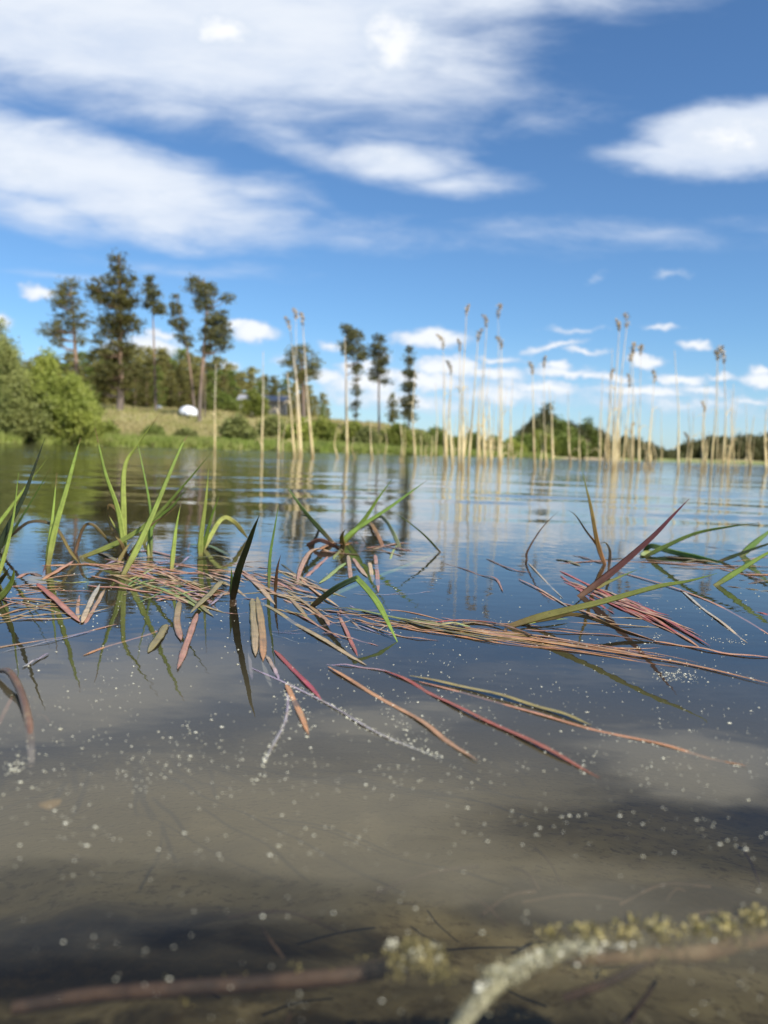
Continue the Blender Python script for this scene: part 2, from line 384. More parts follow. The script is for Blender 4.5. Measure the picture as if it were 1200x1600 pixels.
yf_ = N.m('ADD', py_, N.m('MULTIPLY', N.m('SUBTRACT', turb, .5), .30))
fm = N.m('MULTIPLY', N.mr(turb, .3, .7, .27, .58), N.m('MULTIPLY', N.mr(yy_, .240, .285, .08, 1.0), N.mr(yf_, .46, .72, 1.0, .34)))
N.l(N.m('MULTIPLY', fm, clear_), mt.inputs[0])
N.l(tr.outputs[0], mt.inputs[1]); N.l(df.outputs[0], mt.inputs[2])
mx = N.n('ShaderNodeMixShader'); N.l(fr.outputs[0], mx.inputs[0]); N.l(mt.outputs[0], mx.inputs[1]); N.l(gl.outputs[0], mx.inputs[2])
va = N.n('ShaderNodeVolumeAbsorption'); va.inputs[0].default_value = (.55, .52, .32, 1); va.inputs[1].default_value = 4.2
fin(N, mx.outputs[0], va.outputs[0]); M_water = m

# ------------------------------------------------------------------ setting: ground and water
def polar(rs, azs):
    rg, ag = np.meshgrid(rs, np.radians(azs), indexing='ij')
    return rg * np.sin(ag), rg * np.cos(ag)
azs = np.concatenate([np.arange(-180, -40, 4.0), np.arange(-40, 40, .8), np.arange(40, 180, 4.0)])
na = len(azs)
def ring_faces(nr, off=0):
    i = np.arange(nr - 1)[:, None]; j = np.arange(na)[None, :]; j2 = (j + 1) % na
    a = i * na + j; b_ = i * na + j2; c_ = (i + 1) * na + j2; d_ = (i + 1) * na + j
    return np.stack([a, b_, c_, d_], -1).reshape(-1, 4) + off
rs = np.concatenate([np.geomspace(.02, 30, 220), np.geomspace(30.4, 300, 240)[0:], np.geomspace(310, 3000, 20)])
X, Y = polar(rs, azs); Z = terrain(X, Y)
lump = (np.sin(X * 31 + 1.3) * np.sin(Y * 27) + .6 * np.sin(X * 71 + Y * 43)) * .003
Z = Z + np.where((np.hypot(X, Y) < 2.5), lump, 0)
v = np.stack([X, Y, Z], -1).reshape(-1, 3)
f = ring_faces(len(rs))
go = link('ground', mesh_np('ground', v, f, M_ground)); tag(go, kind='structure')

rs = np.concatenate([np.geomspace(.02, .8, 50), np.geomspace(.81, 45, 620), np.geomspace(46, 700, 60)])
X, Y = polar(rs, azs); RR = np.hypot(X, Y)
Zw = np.zeros_like(X)
wr = np.random.RandomState(3)
for k in range(26):
    lam = wr.uniform(.16, .7) if k < 20 else wr.uniform(.8, 2.2)
    th = wr.normal(0, .22) ; kx, ky = math.sin(th) * 2 * math.pi / lam, math.cos(th) * 2 * math.pi / lam
    amp = lam * (.0026 if k < 20 else .0016)
    env = .5 + .5 * np.sin(X * wr.uniform(.2, .9) + Y * wr.uniform(.2, .9) + wr.uniform(0, 6))
    step = RR * .0065
    fade = np.clip((lam / np.maximum(step, 1e-6) - 3.5) / 4, 0, 1)
    Zw += amp * env * fade * np.sin(kx * X + ky * Y + wr.uniform(0, 6.28))
Zw *= .58 * np.clip((RR - 1.15) / 2.6, 0, 1) ** 1.1
# faint rings round the stems
for (sx, sy) in ((363, 925), (75, 880), (195, 872), (621, 1001), (540, 862), (945, 880), (824, 871), (315, 860)):
    q = P(sx, sy); d = np.hypot(X - q.x, Y - q.y)
    Zw += .00010 * np.cos(d * 2 * math.pi / .022) * np.exp(-d / .035)
v = np.stack([X, Y, Zw], -1).reshape(-1, 3)
f = ring_faces(len(rs))
# centre cap, skirt and bottom close the body of water
nv = len(v); last = (len(rs) - 1) * na
bot = v[last:last + na].copy(); bot[:, 2] = -6
v = np.concatenate([v, bot, [[0, 0, 0], [0, 0, -6]]])
j = np.arange(na); j2 = (j + 1) % na
ff = [tuple(q) for q in f]
ff += [(last + a, nv + a, nv + b_, last + b_) for a, b_ in zip(j, j2)]
tri = [(int(a), int(b_), nv + na) for a, b_ in zip(j2, j)] + [(nv + int(a), nv + na + 1, nv + int(b_)) for a, b_ in zip(j, j2)]
me = bpy.data.meshes.new('water'); me.from_pydata(v.tolist(), [], [tuple(int(i) for i in q) for q in ff] + tri)
me.polygons.foreach_set('use_smooth', np.concatenate([np.full(len(f), True), np.full(na, False), np.full(na, True), np.full(na, False)]))
me.update(); me.materials.append(M_water)
wobj = link('water', me); tag(wobj, kind='structure')

# ------------------------------------------------------------------ tubes
def tube(pts, rads, n=8, cols=None):
    pts = np.asarray(pts, float); rads = np.asarray(rads, float)
    t = np.gradient(pts, axis=0); t /= np.linalg.norm(t, axis=1)[:, None] + 1e-12
    ref = np.array([0.31, 0.9, .3]); ref /= np.linalg.norm(ref)
    if abs(np.dot(t.mean(0) / (np.linalg.norm(t.mean(0)) + 1e-9), ref)) > .9: ref = np.array([1., 0, .1])
    a = np.cross(t, ref); a /= np.linalg.norm(a, axis=1)[:, None]
    b = np.cross(t, a)
    th = np.linspace(0, 2 * math.pi, n, endpoint=False)
    vs_ = pts[:, None] + rads[:, None, None] * (a[:, None] * np.cos(th)[None, :, None] + b[:, None] * np.sin(th)[None, :, None])
    k = len(pts); vv_ = vs_.reshape(-1, 3)
    i = np.arange(k - 1)[:, None]; jj = np.arange(n)[None, :]; j2 = (jj + 1) % n
    q = np.stack([i * n + jj, i * n + j2, (i + 1) * n + j2, (i + 1) * n + jj], -1).reshape(-1, 4)
    return vv_, q
def join(parts):
    V_, F_, o = [], [], 0
    for v_, f_ in parts:
        V_.append(v_); F_.append(np.asarray(f_) + o); o += len(v_)
    return np.concatenate(V_), np.concatenate(F_)
def spline(pts, per=6):
    pts = [np.array(p, float) for p in pts]
    if len(pts) == 2: return np.array([pts[0] + (pts[1] - pts[0]) * t for t in np.linspace(0, 1, per + 1)])
    p = [2 * pts[0] - pts[1]] + pts + [2 * pts[-1] - pts[-2]]
    out = []
    for i in range(1, len(p) - 2):
        for s in range(per):
            t = s / per
            out.append(.5 * ((2 * p[i]) + (-p[i - 1] + p[i + 1]) * t + (2 * p[i - 1] - 5 * p[i] + 4 * p[i + 1] - p[i + 2]) * t * t + (-p[i - 1] + 3 * p[i] - 3 * p[i + 1] + p[i + 2]) * t ** 3))
    out.append(pts[-1]); return np.array(out)

# ------------------------------------------------------------------ trees
def clump_faces(centres, radii, nper, size, flat=.6, rng=NR):
    C = np.repeat(centres, nper, 0); Rr = np.repeat(radii, nper)
    n = len(C)
    d = rng.normal(size=(n, 3)); d /= np.linalg.norm(d, axis=1)[:, None]
    d *= (rng.rand(n, 1) ** .6) * 1.25; d[:, 2] *= flat
    c = C + d * Rr[:, None]
    a = rng.normal(size=(n, 3)); a /= np.linalg.norm(a, axis=1)[:, None]
    b = np.cross(a, rng.normal(size=(n, 3))); b /= np.linalg.norm(b, axis=1)[:, None] + 1e-9
    s = size * rng.uniform(.55, 1.3, (n, 1))
    v = np.stack([c - a * s * .5 - b * s * .22, c + a * s * .5, c - a * s * .35 + b * s * .4], 1).reshape(-1, 3)
    return v, np.arange(3 * n).reshape(-1, 3)
def ellipsoid_pts(c, r3, n, rng=NR):
    d = rng.normal(size=(n, 3)); d /= np.linalg.norm(d, axis=1)[:, None]
    return np.array(c) + d * np.array(r3) * (rng.rand(n, 1) ** .4)
def make_tree(name, label, cat, base, trunk_pts, trunk_r, crown, mat, size=.3, nper=60, dens=1.0, group=None, crad=.8, bark=None, flat=.6, limbs=True):
    """crown: list of (centre, (rx, ry, rz), number of clumps)"""
    base = np.array(base, float)
    root = empty(name, base.tolist(), label, cat, group)
    cs, rsz = [], []
    for (c, r3, n) in crown:
        q = ellipsoid_pts(c, r3, n); cs.append(q); rsz.append(NR.uniform(.45, 1.25, len(q)) * crad)
    cs = np.concatenate(cs); rsz = np.concatenate(rsz)
    tp = spline(trunk_pts, 6); k = len(tp)
    tr_ = trunk_r * (1 - .8 * np.linspace(0, 1, k) ** 1.2); tr_[0] *= 1.35
    parts = [tube(tp, tr_, 8)]
    if limbs:
        zs = tp[:, 2]
        for c in cs[::2]:
            zt = c[2] - .35 * np.linalg.norm((c - tp[np.argmin(abs(zs - c[2]))])[:2])
            a = tp[np.argmin(abs(zs - zt))]
            mid = (a + c) / 2 + np.array([0, 0, -.12 * np.linalg.norm(c - a)])
            ln = np.linalg.norm(c - a)
            if ln > .4: parts.append(tube(spline([a, mid, c], 3), np.linspace(.022 * ln + .02, .015, 7), 4))
    v_, f_ = join(parts)
    link('trunk', mesh_np('trunk', v_ - base, f_, bark or M_bark), root)
    v_, f_ = clump_faces(cs, rsz, nper, size, flat)
    link('crown', mesh_np('crown', v_ - base, f_, mat, False), root)
    return root
def px_tree(name, label, cat, Yd, trunk, trunk_r, ells, mat, group=None, n_px=.02, size=.24, nper=33, crad=.68, base_drop=True, flat=.6, limbs=True):
    """trunk: pixel points from the foot up; ells: (cx, cy, rx, ry) pixel ellipses of the crown"""
    k = Yd / F
    pts = [np.array(V(x, y, Yd)) for x, y in trunk]
    g = gz(pts[0][0], Yd); pts[0][2] = g - .1
    if pts[1][2] < g + .3: pts[1][2] = g + .5
    crown = []
    for (cx, cy, rx, ry) in ells:
        c = np.array(V(cx, cy, Yd)); crad = crad * .92 if False else crad
        rx_, ry_ = max(rx * k - crad * .15, .2), max(ry * k - crad * .1, .2)
        n = max(3, int(rx * ry * n_px * 2.6))
        crown.append((c, (rx_, rx_ * .9, ry_), n))
    return make_tree(name, label, cat, (pts[0][0], Yd, g), pts, trunk_r, crown, mat, size, nper, group=group, crad=crad, flat=flat, limbs=limbs)

pines = 'tall pines on the bank'
px_tree('pine_tree', 'broad dark pine above the willow bushes, leftmost of the tall pines', 'tree', 84, [(120, 650), (120, 600), (116, 520), (110, 450)], .3,
        [(102, 470, 28, 28), (88, 512, 26, 16), (120, 500, 22, 22), (72, 518, 10, 7), (108, 445, 14, 10), (90, 535, 14, 8), (128, 530, 10, 10)], M_pine, pines, .028)
px_tree('pine_tree', 'tallest and densest dark conifer on the bank with foliage nearly down to its thick trunk', 'tree', 76, [(186, 662), (188, 620), (188, 520), (186, 400)], .42,
        [(184, 412, 12, 16), (190, 440, 24, 20), (180, 470, 34, 22), (150, 455, 12, 22), (196, 500, 28, 18), (172, 510, 30, 20), (180, 545, 38, 22), (178, 580, 38, 20), (160, 600, 20, 12), (196, 600, 18, 12), (212, 515, 10, 6), (205, 470, 14, 12)], M_pine, pines, .03, size=.27)
px_tree('pine_tree', 'slim straight pine with long bare trunk and small crown, right of the densest conifer', 'tree', 78, [(243, 652), (242, 600), (240, 520), (236, 430)], .14,
        [(235, 440, 9, 12), (238, 462, 16, 12), (245, 480, 14, 10), (252, 486, 10, 6), (230, 475, 8, 7)], M_pineb, pines, .05, crad=.6)
px_tree('pine_tree', 'small leaning pine with reddish curved trunk and ragged crown behind the white tent', 'tree', 82, [(304, 652), (301, 610), (294, 555), (284, 500), (275, 460)], .15,
        [(275, 462, 6, 6), (276, 485, 12, 12), (280, 508, 16, 12), (288, 528, 14, 8), (294, 538, 9, 5)], M_pineb, pines, .05, crad=.55)
px_tree('pine_tree', 'tall open crowned pine leaning right with dark bare trunk just right of the white tent', 'tree', 72, [(311, 682), (313, 620), (319, 540), (323, 480), (318, 435)], .21,
        [(306, 442, 12, 10), (322, 455, 18, 14), (318, 475, 16, 14), (340, 500, 20, 18), (332, 520, 20, 14), (346, 536, 16, 12), (355, 465, 9, 8), (325, 545, 6, 4), (298, 452, 8, 5), (352, 520, 12, 10)], M_pineb, pines, .042, crad=.62)
px_tree('pine_tree', 'thin second trunk with sparse top beside the open crowned pine right of the tent', 'tree', 79, [(320, 668), (320, 620), (321, 560)], .10,
        [(321, 548, 8, 8), (328, 552, 7, 5)], M_pineb, pines, .05, crad=.5)
px_tree('pine_tree', 'wide low dark pine behind the three leaning reeds, left of the gap in the trees', 'tree', 88, [(474, 660), (474, 620), (472, 570), (470, 545)], .3,
        [(472, 552, 26, 14), (456, 570, 16, 10), (490, 572, 16, 12), (476, 585, 28, 12), (450, 585, 10, 6)], M_pine, pines, .035)
px_tree('pine_tree', 'tall narrow pine, left one of the pair in the middle of the far bank', 'tree', 74, [(541, 700), (541, 640), (541, 560), (542, 510)], .13,
        [(543, 515, 8, 10), (555, 528, 12, 12), (548, 548, 12, 12), (564, 552, 10, 14), (560, 572, 8, 8), (542, 535, 8, 14)], M_pineb, pines, .05, crad=.55)
px_tree('pine_tree', 'sparse thin dead looking conifer between the two tall narrow pines', 'tree', 78, [(557, 668), (557, 640), (558, 590), (559, 560)], .09,
        [(558, 585, 6, 12), (557, 610, 8, 14), (556, 638, 8, 16)], M_pineb, pines, .045, size=.2, nper=30, crad=.5)
px_tree('pine_tree', 'tall narrow pine with bare lower trunk, right one of the pair on the far bank', 'tree', 74, [(592, 700), (592, 640), (592, 580), (592, 525)], .13,
        [(592, 530, 6, 8), (592, 545, 14, 10), (592, 562, 15, 12), (590, 582, 15, 8), (600, 596, 9, 4), (586, 590, 8, 6)], M_pineb, pines, .05, crad=.55)
px_tree('spruce_tree', 'slender spruce with short drooping branches right of the two narrow pines', 'tree', 72, [(639, 702), (639, 650), (640, 590), (640, 545)], .13,
        [(640, 548, 2, 8), (640, 565, 5, 10), (640, 585, 9, 10), (639, 605, 10, 12), (639, 628, 12, 12), (638, 648, 10, 10)], M_pineb, pines, .06, size=.22, nper=40, crad=.5)
px_tree('spruce_tree', 'small young spruce left of the slender spruce on the far bank', 'tree', 78, [(614, 668), (614, 650), (614, 620)], .08,
        [(614, 618, 2, 6), (614, 632, 6, 8), (614, 650, 9, 10)], M_pine, pines, .07, size=.2, nper=40, crad=.45)

def bush(label, px_x, px_top, px_base, rx, Yd, mat, name='willow_bush', cat='bush', group=None, nper=70, size=.2, lobes=5, n=14, crad=.55):
    k = Yd / F
    b = V(px_x, px_base, Yd); g = gz(b.x, Yd); top = V(px_x, px_top, Yd).z
    Rx = rx * k; H = max(top - g, .5)
    cr_ = []
    for i in range(lobes):
        ox = (i / (lobes - 1) - .5) * 1.6 * Rx if lobes > 1 else 0
        hh_ = H * (1 - .42 * abs(ox / Rx) ** 1.5) * R.uniform(.74, 1.0)
        cr_.append(((b.x + ox, Yd + R.uniform(-.3, .3) * Rx, g + hh_ * .46), (Rx * .36, Rx * .45, hh_ * .45), n))
        for q_ in range(3):
            cr_.append(((b.x + ox + R.uniform(-.2, .2) * Rx, Yd + R.uniform(-.3, .3) * Rx, g + hh_ * R.uniform(.8, .95)), (Rx * .07, Rx * .1, hh_ * .12), max(2, n // 10)))
    pts = [np.array((b.x, Yd, g - .1)), np.array((b.x + .1, Yd, g + H * .3)), np.array((b.x - .1, Yd, g + H * .7))]
    return make_tree(name, label, cat, (b.x, Yd, g), pts, .06, cr_, mat, size, nper, group=group, crad=crad, flat=.8)
wb = 'willow bushes on the left shore'
bush('tall grey green willow bush at the left edge of the water', 10, 530, 693, 58, 37.5, M_willow2, group=wb, n=80, size=.13, crad=.42, nper=80)
bush('bright green willow bush reaching the water, biggest of the bushes', 84, 540, 693, 60, 38.5, M_willow, group=wb, n=90, size=.12, crad=.40, nper=80)
bush('bright low willow bush under the branches of the densest conifer, nearest its trunk', 126, 600, 693, 26, 41, M_willow, group=wb, n=36, size=.15, crad=.45)
bush('feathery tall willow rising behind the left edge bushes', -8, 496, 690, 40, 52, M_willow2, group=wb, n=50, size=.16, crad=.5)
bush('dark shaded willow between the biggest bush and the leftmost pine', 40, 560, 685, 40, 55, M_birch, group=wb, n=40, size=.18, crad=.5)
sb = 'low shrubs along the far shore'
for (x, t, bs_, rx, Yd, mt_, lb) in [
        (372, 652, 700, 22, 50, M_willow2, 'round green shrub at the water edge below the open crowned pine'),
        (398, 600, 655, 18, 84, M_willow, 'bright green young birch in front of the dense wood'),
        (350, 610, 655, 20, 90, M_birch, 'round green tree in front of the wood, right of the tent'),
        (425, 650, 690, 16, 60, M_willow2, 'small shrub on the slope below the grey shed'),
        (468, 655, 702, 16, 50, M_willow, 'bright shrub behind the bases of the leaning reeds'),
        (500, 648, 704, 20, 52, M_willow, 'wide shrub on the shore left of the narrow pines'),
        (550, 655, 706, 12, 56, M_willow, 'small shrub at the foot of the left narrow pine'),
        (572, 670, 708, 12, 54, M_willow2, 'low shrub between the feet of the two narrow pines'),
        (620, 660, 710, 16, 56, M_willow, 'bushy shrub left of the foot of the slender spruce'),
        (655, 672, 710, 14, 58, M_willow2, 'low shrub right of the foot of the slender spruce'),
        (683, 662, 712, 16, 66, M_birch, 'dark rounded shrub alone right of the slender spruce'),
        (712, 680, 713, 16, 72, M_willow, 'low shrub behind the left side of the reed cluster'),
        (740, 672, 714, 15, 78, M_birch, 'shrub behind the middle of the dense reed cluster'),
        (768, 680, 715, 18, 82, M_willow2, 'shrub behind the right side of the dense reed cluster'),
        (800, 682, 716, 18, 88, M_willow, 'bright low shrub left of the tall grove on the far shore'),
        (290, 672, 690, 10, 50, M_willow2, 'tuft like shrub on the slope below the tent'),
        (238, 668, 690, 8, 52, M_birch, 'small dark shrub on the slope left of the tent'),
        (165, 660, 694, 12, 47, M_willow, 'pale upright shrub just right of the biggest willow')]:
    bush(lb, x, t, bs_, rx, Yd, mt_, 'shrub', 'bush', sb, n=22, size=.2, nper=50, crad=.42)
gr = 'trees of the grove on the far right shore'
for (x, t, rx, Yd, mt_, lb) in [
        (832, 648, 20, 108, M_dark, 'left tree of the far grove, dark and rounded'), (850, 628, 26, 112, M_dark, 'tallest tree of the far grove with domed crown'),
        (872, 648, 22, 110, M_birch, 'green tree right of the tallest one in the far grove'), (893, 655, 20, 115, M_dark, 'dark tree in the middle of the far grove'),
        (915, 658, 18, 120, M_birch, 'broad tree on the right slope of the far grove'), (935, 672, 18, 122, M_dark, 'last low tree at the right end of the far grove'),
        (845, 672, 22, 104, M_willow, 'bright bush in front of the tallest tree of the grove'), (885, 678, 24, 104, M_birch, 'wide bush at the water in front of the grove'),
        (815, 680, 14, 100, M_birch, 'small bush at the left foot of the grove')]:
    bush(lb, x, t, 716, rx, Yd, mt_, 'grove_tree', 'tree', gr, n=34, size=.34, nper=50, crad=.85)
fr_ = 'trees along the distant shore'
ords = 'first second third fourth fifth sixth seventh eighth ninth tenth eleventh twelfth thirteenth fourteenth fifteenth sixteenth seventeenth eighteenth nineteenth twentieth'.split()
def ordn(i): return ords[i] if i < 20 else (('twenty-' if i < 29 else 'thirty-') + ords[(i - 20) % 10] if i != 29 else 'thirtieth')
far = [(955, 690, 16, 150), (972, 682, 14, 160), (990, 684, 14, 165), (1008, 688, 14, 175), (1030, 700, 14, 250), (1048, 702, 14, 255)]
for i, (x, t, rx, Yd) in enumerate(far):
    bush(f'small dark tree, {ordn(i)} from the left on the low far shore before the gap', x, t, 719, rx, Yd, M_dark, 'distant_tree', 'tree', fr_, n=16, size=.55, nper=40, crad=1.1)
for i in range(9):
    x = 1076 + i * 15.5 + R.uniform(-3, 3); t = [692, 686, 682, 676, 680, 674, 678, 673, 676][i]
    bush(f'dark tree, {ordn(i)} from the left in the distant wood at the right edge', x, t, 722, 16, 285 + R.uniform(-5, 15), M_dark, 'distant_tree', 'tree', fr_, n=20, size=.9, nper=45, crad=1.9)

# wood on the hill: individuals copied from three kinds
def proto(i, mat):
    h = 10.0; cr_ = []
    for zc, rr_ in ((.08, 1.6), (.18, 2.0), (.3, 2.1), (.45, 2.1), (.6, 1.9), (.75, 1.5), (.9, .9)):
        cr_.append(((R.uniform(-.3, .3), R.uniform(-.3, .3), h * zc), (rr_, rr_, .9), 11))
    t = make_tree('wood_tree', 'x', 'tree', (0, 0, 0), [np.array((0, 0, -.3)), np.array((.1, 0, 4)), np.array((0, 0, 9))], .16, cr_, mat, .34, 46, crad=.75)
    return t
protos = [proto(0, M_pine2), proto(1, M_pine), proto(2, M_birch)]
used = [False] * 3; cnt = {}
def copy_tree(o):
    c = o.copy(); col.objects.link(c)
    for ch in o.children:
        d = ch.copy(); col.objects.link(d); d.parent = c
    return c
tops = [(-40, 565), (60, 560), (200, 545), (225, 540), (260, 552), (300, 558), (345, 565), (380, 580), (410, 588), (440, 598), (470, 592), (505, 612), (522, 640)]
rows = [(95, 'front', 30), (106, 'middle', 40), (118, 'back', 48)]
wood = []
for Yd, rown, off in rows:
    x = -30.0 + R.uniform(0, 10)
    while x < 515:
        wood.append((x, Yd + R.uniform(-3, 3), rown, off)); x += R.uniform(14, 21)
for (x, Yd, rown, off) in wood:
    top = np.interp(x, [a for a, _ in tops], [b for _, b in tops])
    top += {'front': 22, 'middle': 8, 'back': -6}[rown] + R.uniform(-7, 9)
    b = V(x, 650, Yd); g = gz(b.x, Yd); H = V(x, top, Yd).z - g
    if H < 1.5: continue
    i = R.choices((0, 1, 2), (6, 2, 2 if x > 330 else 1))[0]
    o = protos[i] if not used[i] else copy_tree(protos[i]); used[i] = True
    o.location = (b.x, Yd, g); s = H / 10.2; o.scale = (s * R.uniform(1.0, 1.35),) * 2 + (s,); o.rotation_euler = (0, 0, R.uniform(0, 6.28))
    kindn = ('olive young pine', 'dark green pine', 'fresh green birch')[i]
    cnt[rown] = cnt.get(rown, 0) + 1
    o['label'] = f'{kindn}, {ordn(cnt[rown] - 1)} from the left in the {rown} row of the hillside wood'
    o['group'] = 'trees of the dense hillside wood'; o['category'] = 'tree'

# bank grass (stuff)
def grass(name, n, rmin, rmax, azr, h0, h1, mat, w=.05):
    az = NR.uniform(azr[0], azr[1], n); sh = np.interp(az, T_AZ, T_SH)* (1 + 0.02 * np.sin(az * 1.7) + 0.012 * np.sin(az * 4.3 + 1))
    r = sh + rmin + (rmax - rmin) * NR.rand(n) ** 1.3
    x, y = r * np.sin(np.radians(az)), r * np.cos(np.radians(az)); z = terrain(x, y)
    b = np.stack([x, y, z - .03], -1); h = NR.uniform(h0, h1, n)
    a = NR.uniform(0, math.pi, n); d = np.stack([np.cos(a), np.sin(a), 0 * a], -1) * w * NR.uniform(.6, 1.4, (n, 1))
    t = b + np.stack([NR.normal(0, .25, n) * h, NR.normal(0, .25, n) * h, h], -1)
    v = np.stack([b - d, b + d, t], 1).reshape(-1, 3)
    o = link(name, mesh_np(name, v, np.arange(3 * n).reshape(-1, 3), mat, False)); tag(o, kind='stuff'); return o
g1 = grass('shore_grass', 42000, -.15, 9, (-34, 12), .15, .55, M_grass)
tag(g1, 'fresh green grass growing thick along the far water edge', 'grass')
g2 = grass('dry_grass', 42000, 6, 50, (-34, 6), .15, .5, M_dry, .06)
tag(g2, 'dry tan grass and moss covering the slope under the pines', 'grass')

# ------------------------------------------------------------------ tent and shed
def box(x0, x1, y0, y1, z0, z1):
    v_ = np.array([(x, y, z_) for z_ in (z0, z1) for x, y in ((x0, y0), (x1, y0), (x1, y1), (x0, y1))])
    f_ = np.array([(3, 2, 1, 0), (4, 5, 6, 7), (0, 1, 5, 4), (1, 2, 6, 5), (2, 3, 7, 6), (3, 0, 4, 7)]); return v_, f_
def dome_tent(px, Yd, w, h, label, bw):
    b = V(px, 650, Yd); g = gz(b.x, Yd)
    t = empty('dome_tent', (b.x, Yd, g), label, 'tent')
    def gore(a0, a1, sc, zs=1.0):
        A = np.radians(np.linspace(a0, a1, 6)); E = np.radians(np.linspace(0, 90, 8))
        v_ = np.array([(sc * w / 2 * math.cos(a) * math.cos(e) ** .8, sc * w * .42 * math.sin(a) * math.cos(e) ** .8, zs * h * math.sin(e) ** .9) for e in E for a in A])
        q = np.array([(i * 6 + j_, i * 6 + j_ + 1, (i + 1) * 6 + j_ + 1, (i + 1) * 6 + j_) for i in range(7) for j_ in range(5)]); return v_, q
    for k in range(6):
        v_, q = gore(k * 60 - 90 + 2, k * 60 - 30 - 2, 1.0)
        link('panel', mesh_np('panel', v_, q, bw[k]), t)
    for k in range(3):
        pts = [(1.01 * w / 2 * math.cos(a) * math.cos(e), 1.01 * w * .42 * math.sin(a) * math.cos(e), h * 1.01 * math.sin(e)) for e in np.linspace(0, math.pi, 16) for a in [rad(k * 60 + 30)]]
        v_, q = tube(pts, [.025] * 16, 5); link('pole', mesh_np('pole', v_, q, M_tent), t)
    v_, q = gore(-100, -86, 1.03, .55); link('door_flap', mesh_np('door_flap', v_ , q, M_tentb), t)
    return t
dome_tent(294, 80, 2.1, .98, 'white dome tent with blue panel pitched beneath the pines on the slope', [M_tent, M_tent, M_tentb, M_tent, M_tentb, M_tent])
dome_tent(248, 88, .8, .45, 'small pale tent half hidden behind the slim straight pine trunk', [M_tent] * 6)
b = V(412, 640, 92); g = gz(b.x, 92); t = empty('shed', (b.x, 92, g), 'low grey shed with pale roof standing at the edge of the wood', 'shed')
W_, D_, H_ = 5.2, 3.0, 1.5
for k in range(13):
    x0 = -W_ / 2 + k * W_ / 13
    v_, q = box(x0 + .015, x0 + W_ / 13 - .015, -D_ / 2, -D_ / 2 + .05, -.2, H_ - (.02 if k % 2 else 0)); link('plank', mesh_np('plank', v_, q, M_shedw, False), t)
v_, q = join([box(-W_ / 2, W_ / 2, -D_ / 2 + .06, -D_ / 2 + .1, -.2, H_ - .03), box(-W_ / 2, -W_ / 2 + .06, -D_ / 2 + .11, D_ / 2, -.2, H_ - .03), box(W_ / 2 - .06, W_ / 2, -D_ / 2 + .11, D_ / 2, -.2, H_ - .03), box(-W_ / 2 + .07, W_ / 2 - .07, D_ / 2 - .06, D_ / 2, -.2, H_ - .03)])
link('wall', mesh_np('wall', v_, q, M_shedw, False), t)
v_ = np.array([(-2.9, -1.9, 1.5), (2.9, -1.9, 1.5), (2.9, 0, 2.2), (-2.9, 0, 2.2), (2.9, 1.9, 1.5), (-2.9, 1.9, 1.5), (-2.9, -1.9, 1.58), (2.9, -1.9, 1.58), (2.9, 0, 2.28), (-2.9, 0, 2.28), (2.9, 1.9, 1.58), (-2.9, 1.9, 1.58)])
q = np.array([(3, 2, 1, 0), (5, 4, 2, 3), (6, 7, 8, 9), (9, 8, 10, 11), (0, 1, 7, 6), (4, 5, 11, 10), (1, 2, 8, 7), (2, 4, 10, 8), (3, 0, 6, 9), (5, 3, 9, 11)])
link('roof', mesh_np('roof', v_, q, M_shedr, False), t)

# ------------------------------------------------------------------ reeds
def ribbon(W3, wid, cols, side_mode, twist=0.0, fold=.28, thick=.12):
    """closed leaf blade with a raised keel: W3 points (n,3), wid full widths (n)"""
    n = len(W3)
    t = np.gradient(W3, axis=0); t /= np.linalg.norm(t, axis=1)[:, None] + 1e-12
    if side_mode == 'z': up_ = np.tile([0, 0, 1.], (n, 1))
    else: up_ = np.array([0, 0, CAM_H]) - W3; up_ /= np.linalg.norm(up_, axis=1)[:, None]
    s = np.cross(t, up_); s /= np.linalg.norm(s, axis=1)[:, None] + 1e-9
    nn_ = np.cross(s, t)
    if twist:
        a = twist * np.linspace(0, 1, n)[:, None] + .25 * np.sin(np.linspace(0, 5, n))[:, None] * (side_mode != 'z')
        s, nn_ = s * np.cos(a) + nn_ * np.sin(a), nn_ * np.cos(a) - s * np.sin(a)
    w = wid[:, None] / 2
    ring = np.stack([W3 - s * w, W3 - s * w * .5 - nn_ * w * fold * .5 + nn_ * w * thick, W3 - nn_ * w * fold + nn_ * w * thick * 1.2, W3 + s * w * .5 - nn_ * w * fold * .5 + nn_ * w * thick, W3 + s * w,
                     W3 + s * w * .5 - nn_ * w * fold * .5 - nn_ * w * thick, W3 - nn_ * w * fold - nn_ * w * thick * 1.4, W3 - s * w * .5 - nn_ * w * fold * .5 - nn_ * w * thick], 1)
    us = np.array([0, .25, .5, .75, 1, .75, .5, .25])
    L = np.concatenate([[0], np.cumsum(np.linalg.norm(np.diff(W3, axis=0), axis=1))])
    uvs = np.stack([np.tile(us, n), np.repeat(L * 12, 8)], -1)
    v_ = ring.reshape(-1, 3)
    i = np.arange(n - 1)[:, None]; j_ = np.arange(8)[None, :]; j2_ = (j_ + 1) % 8
    q = np.stack([i * 8 + j_, i * 8 + j2_, (i + 1) * 8 + j2_, (i + 1) * 8 + j_], -1).reshape(-1, 4)
    return v_, q, np.repeat(cols, 8, 0), uvs
rq = random.Random(11)
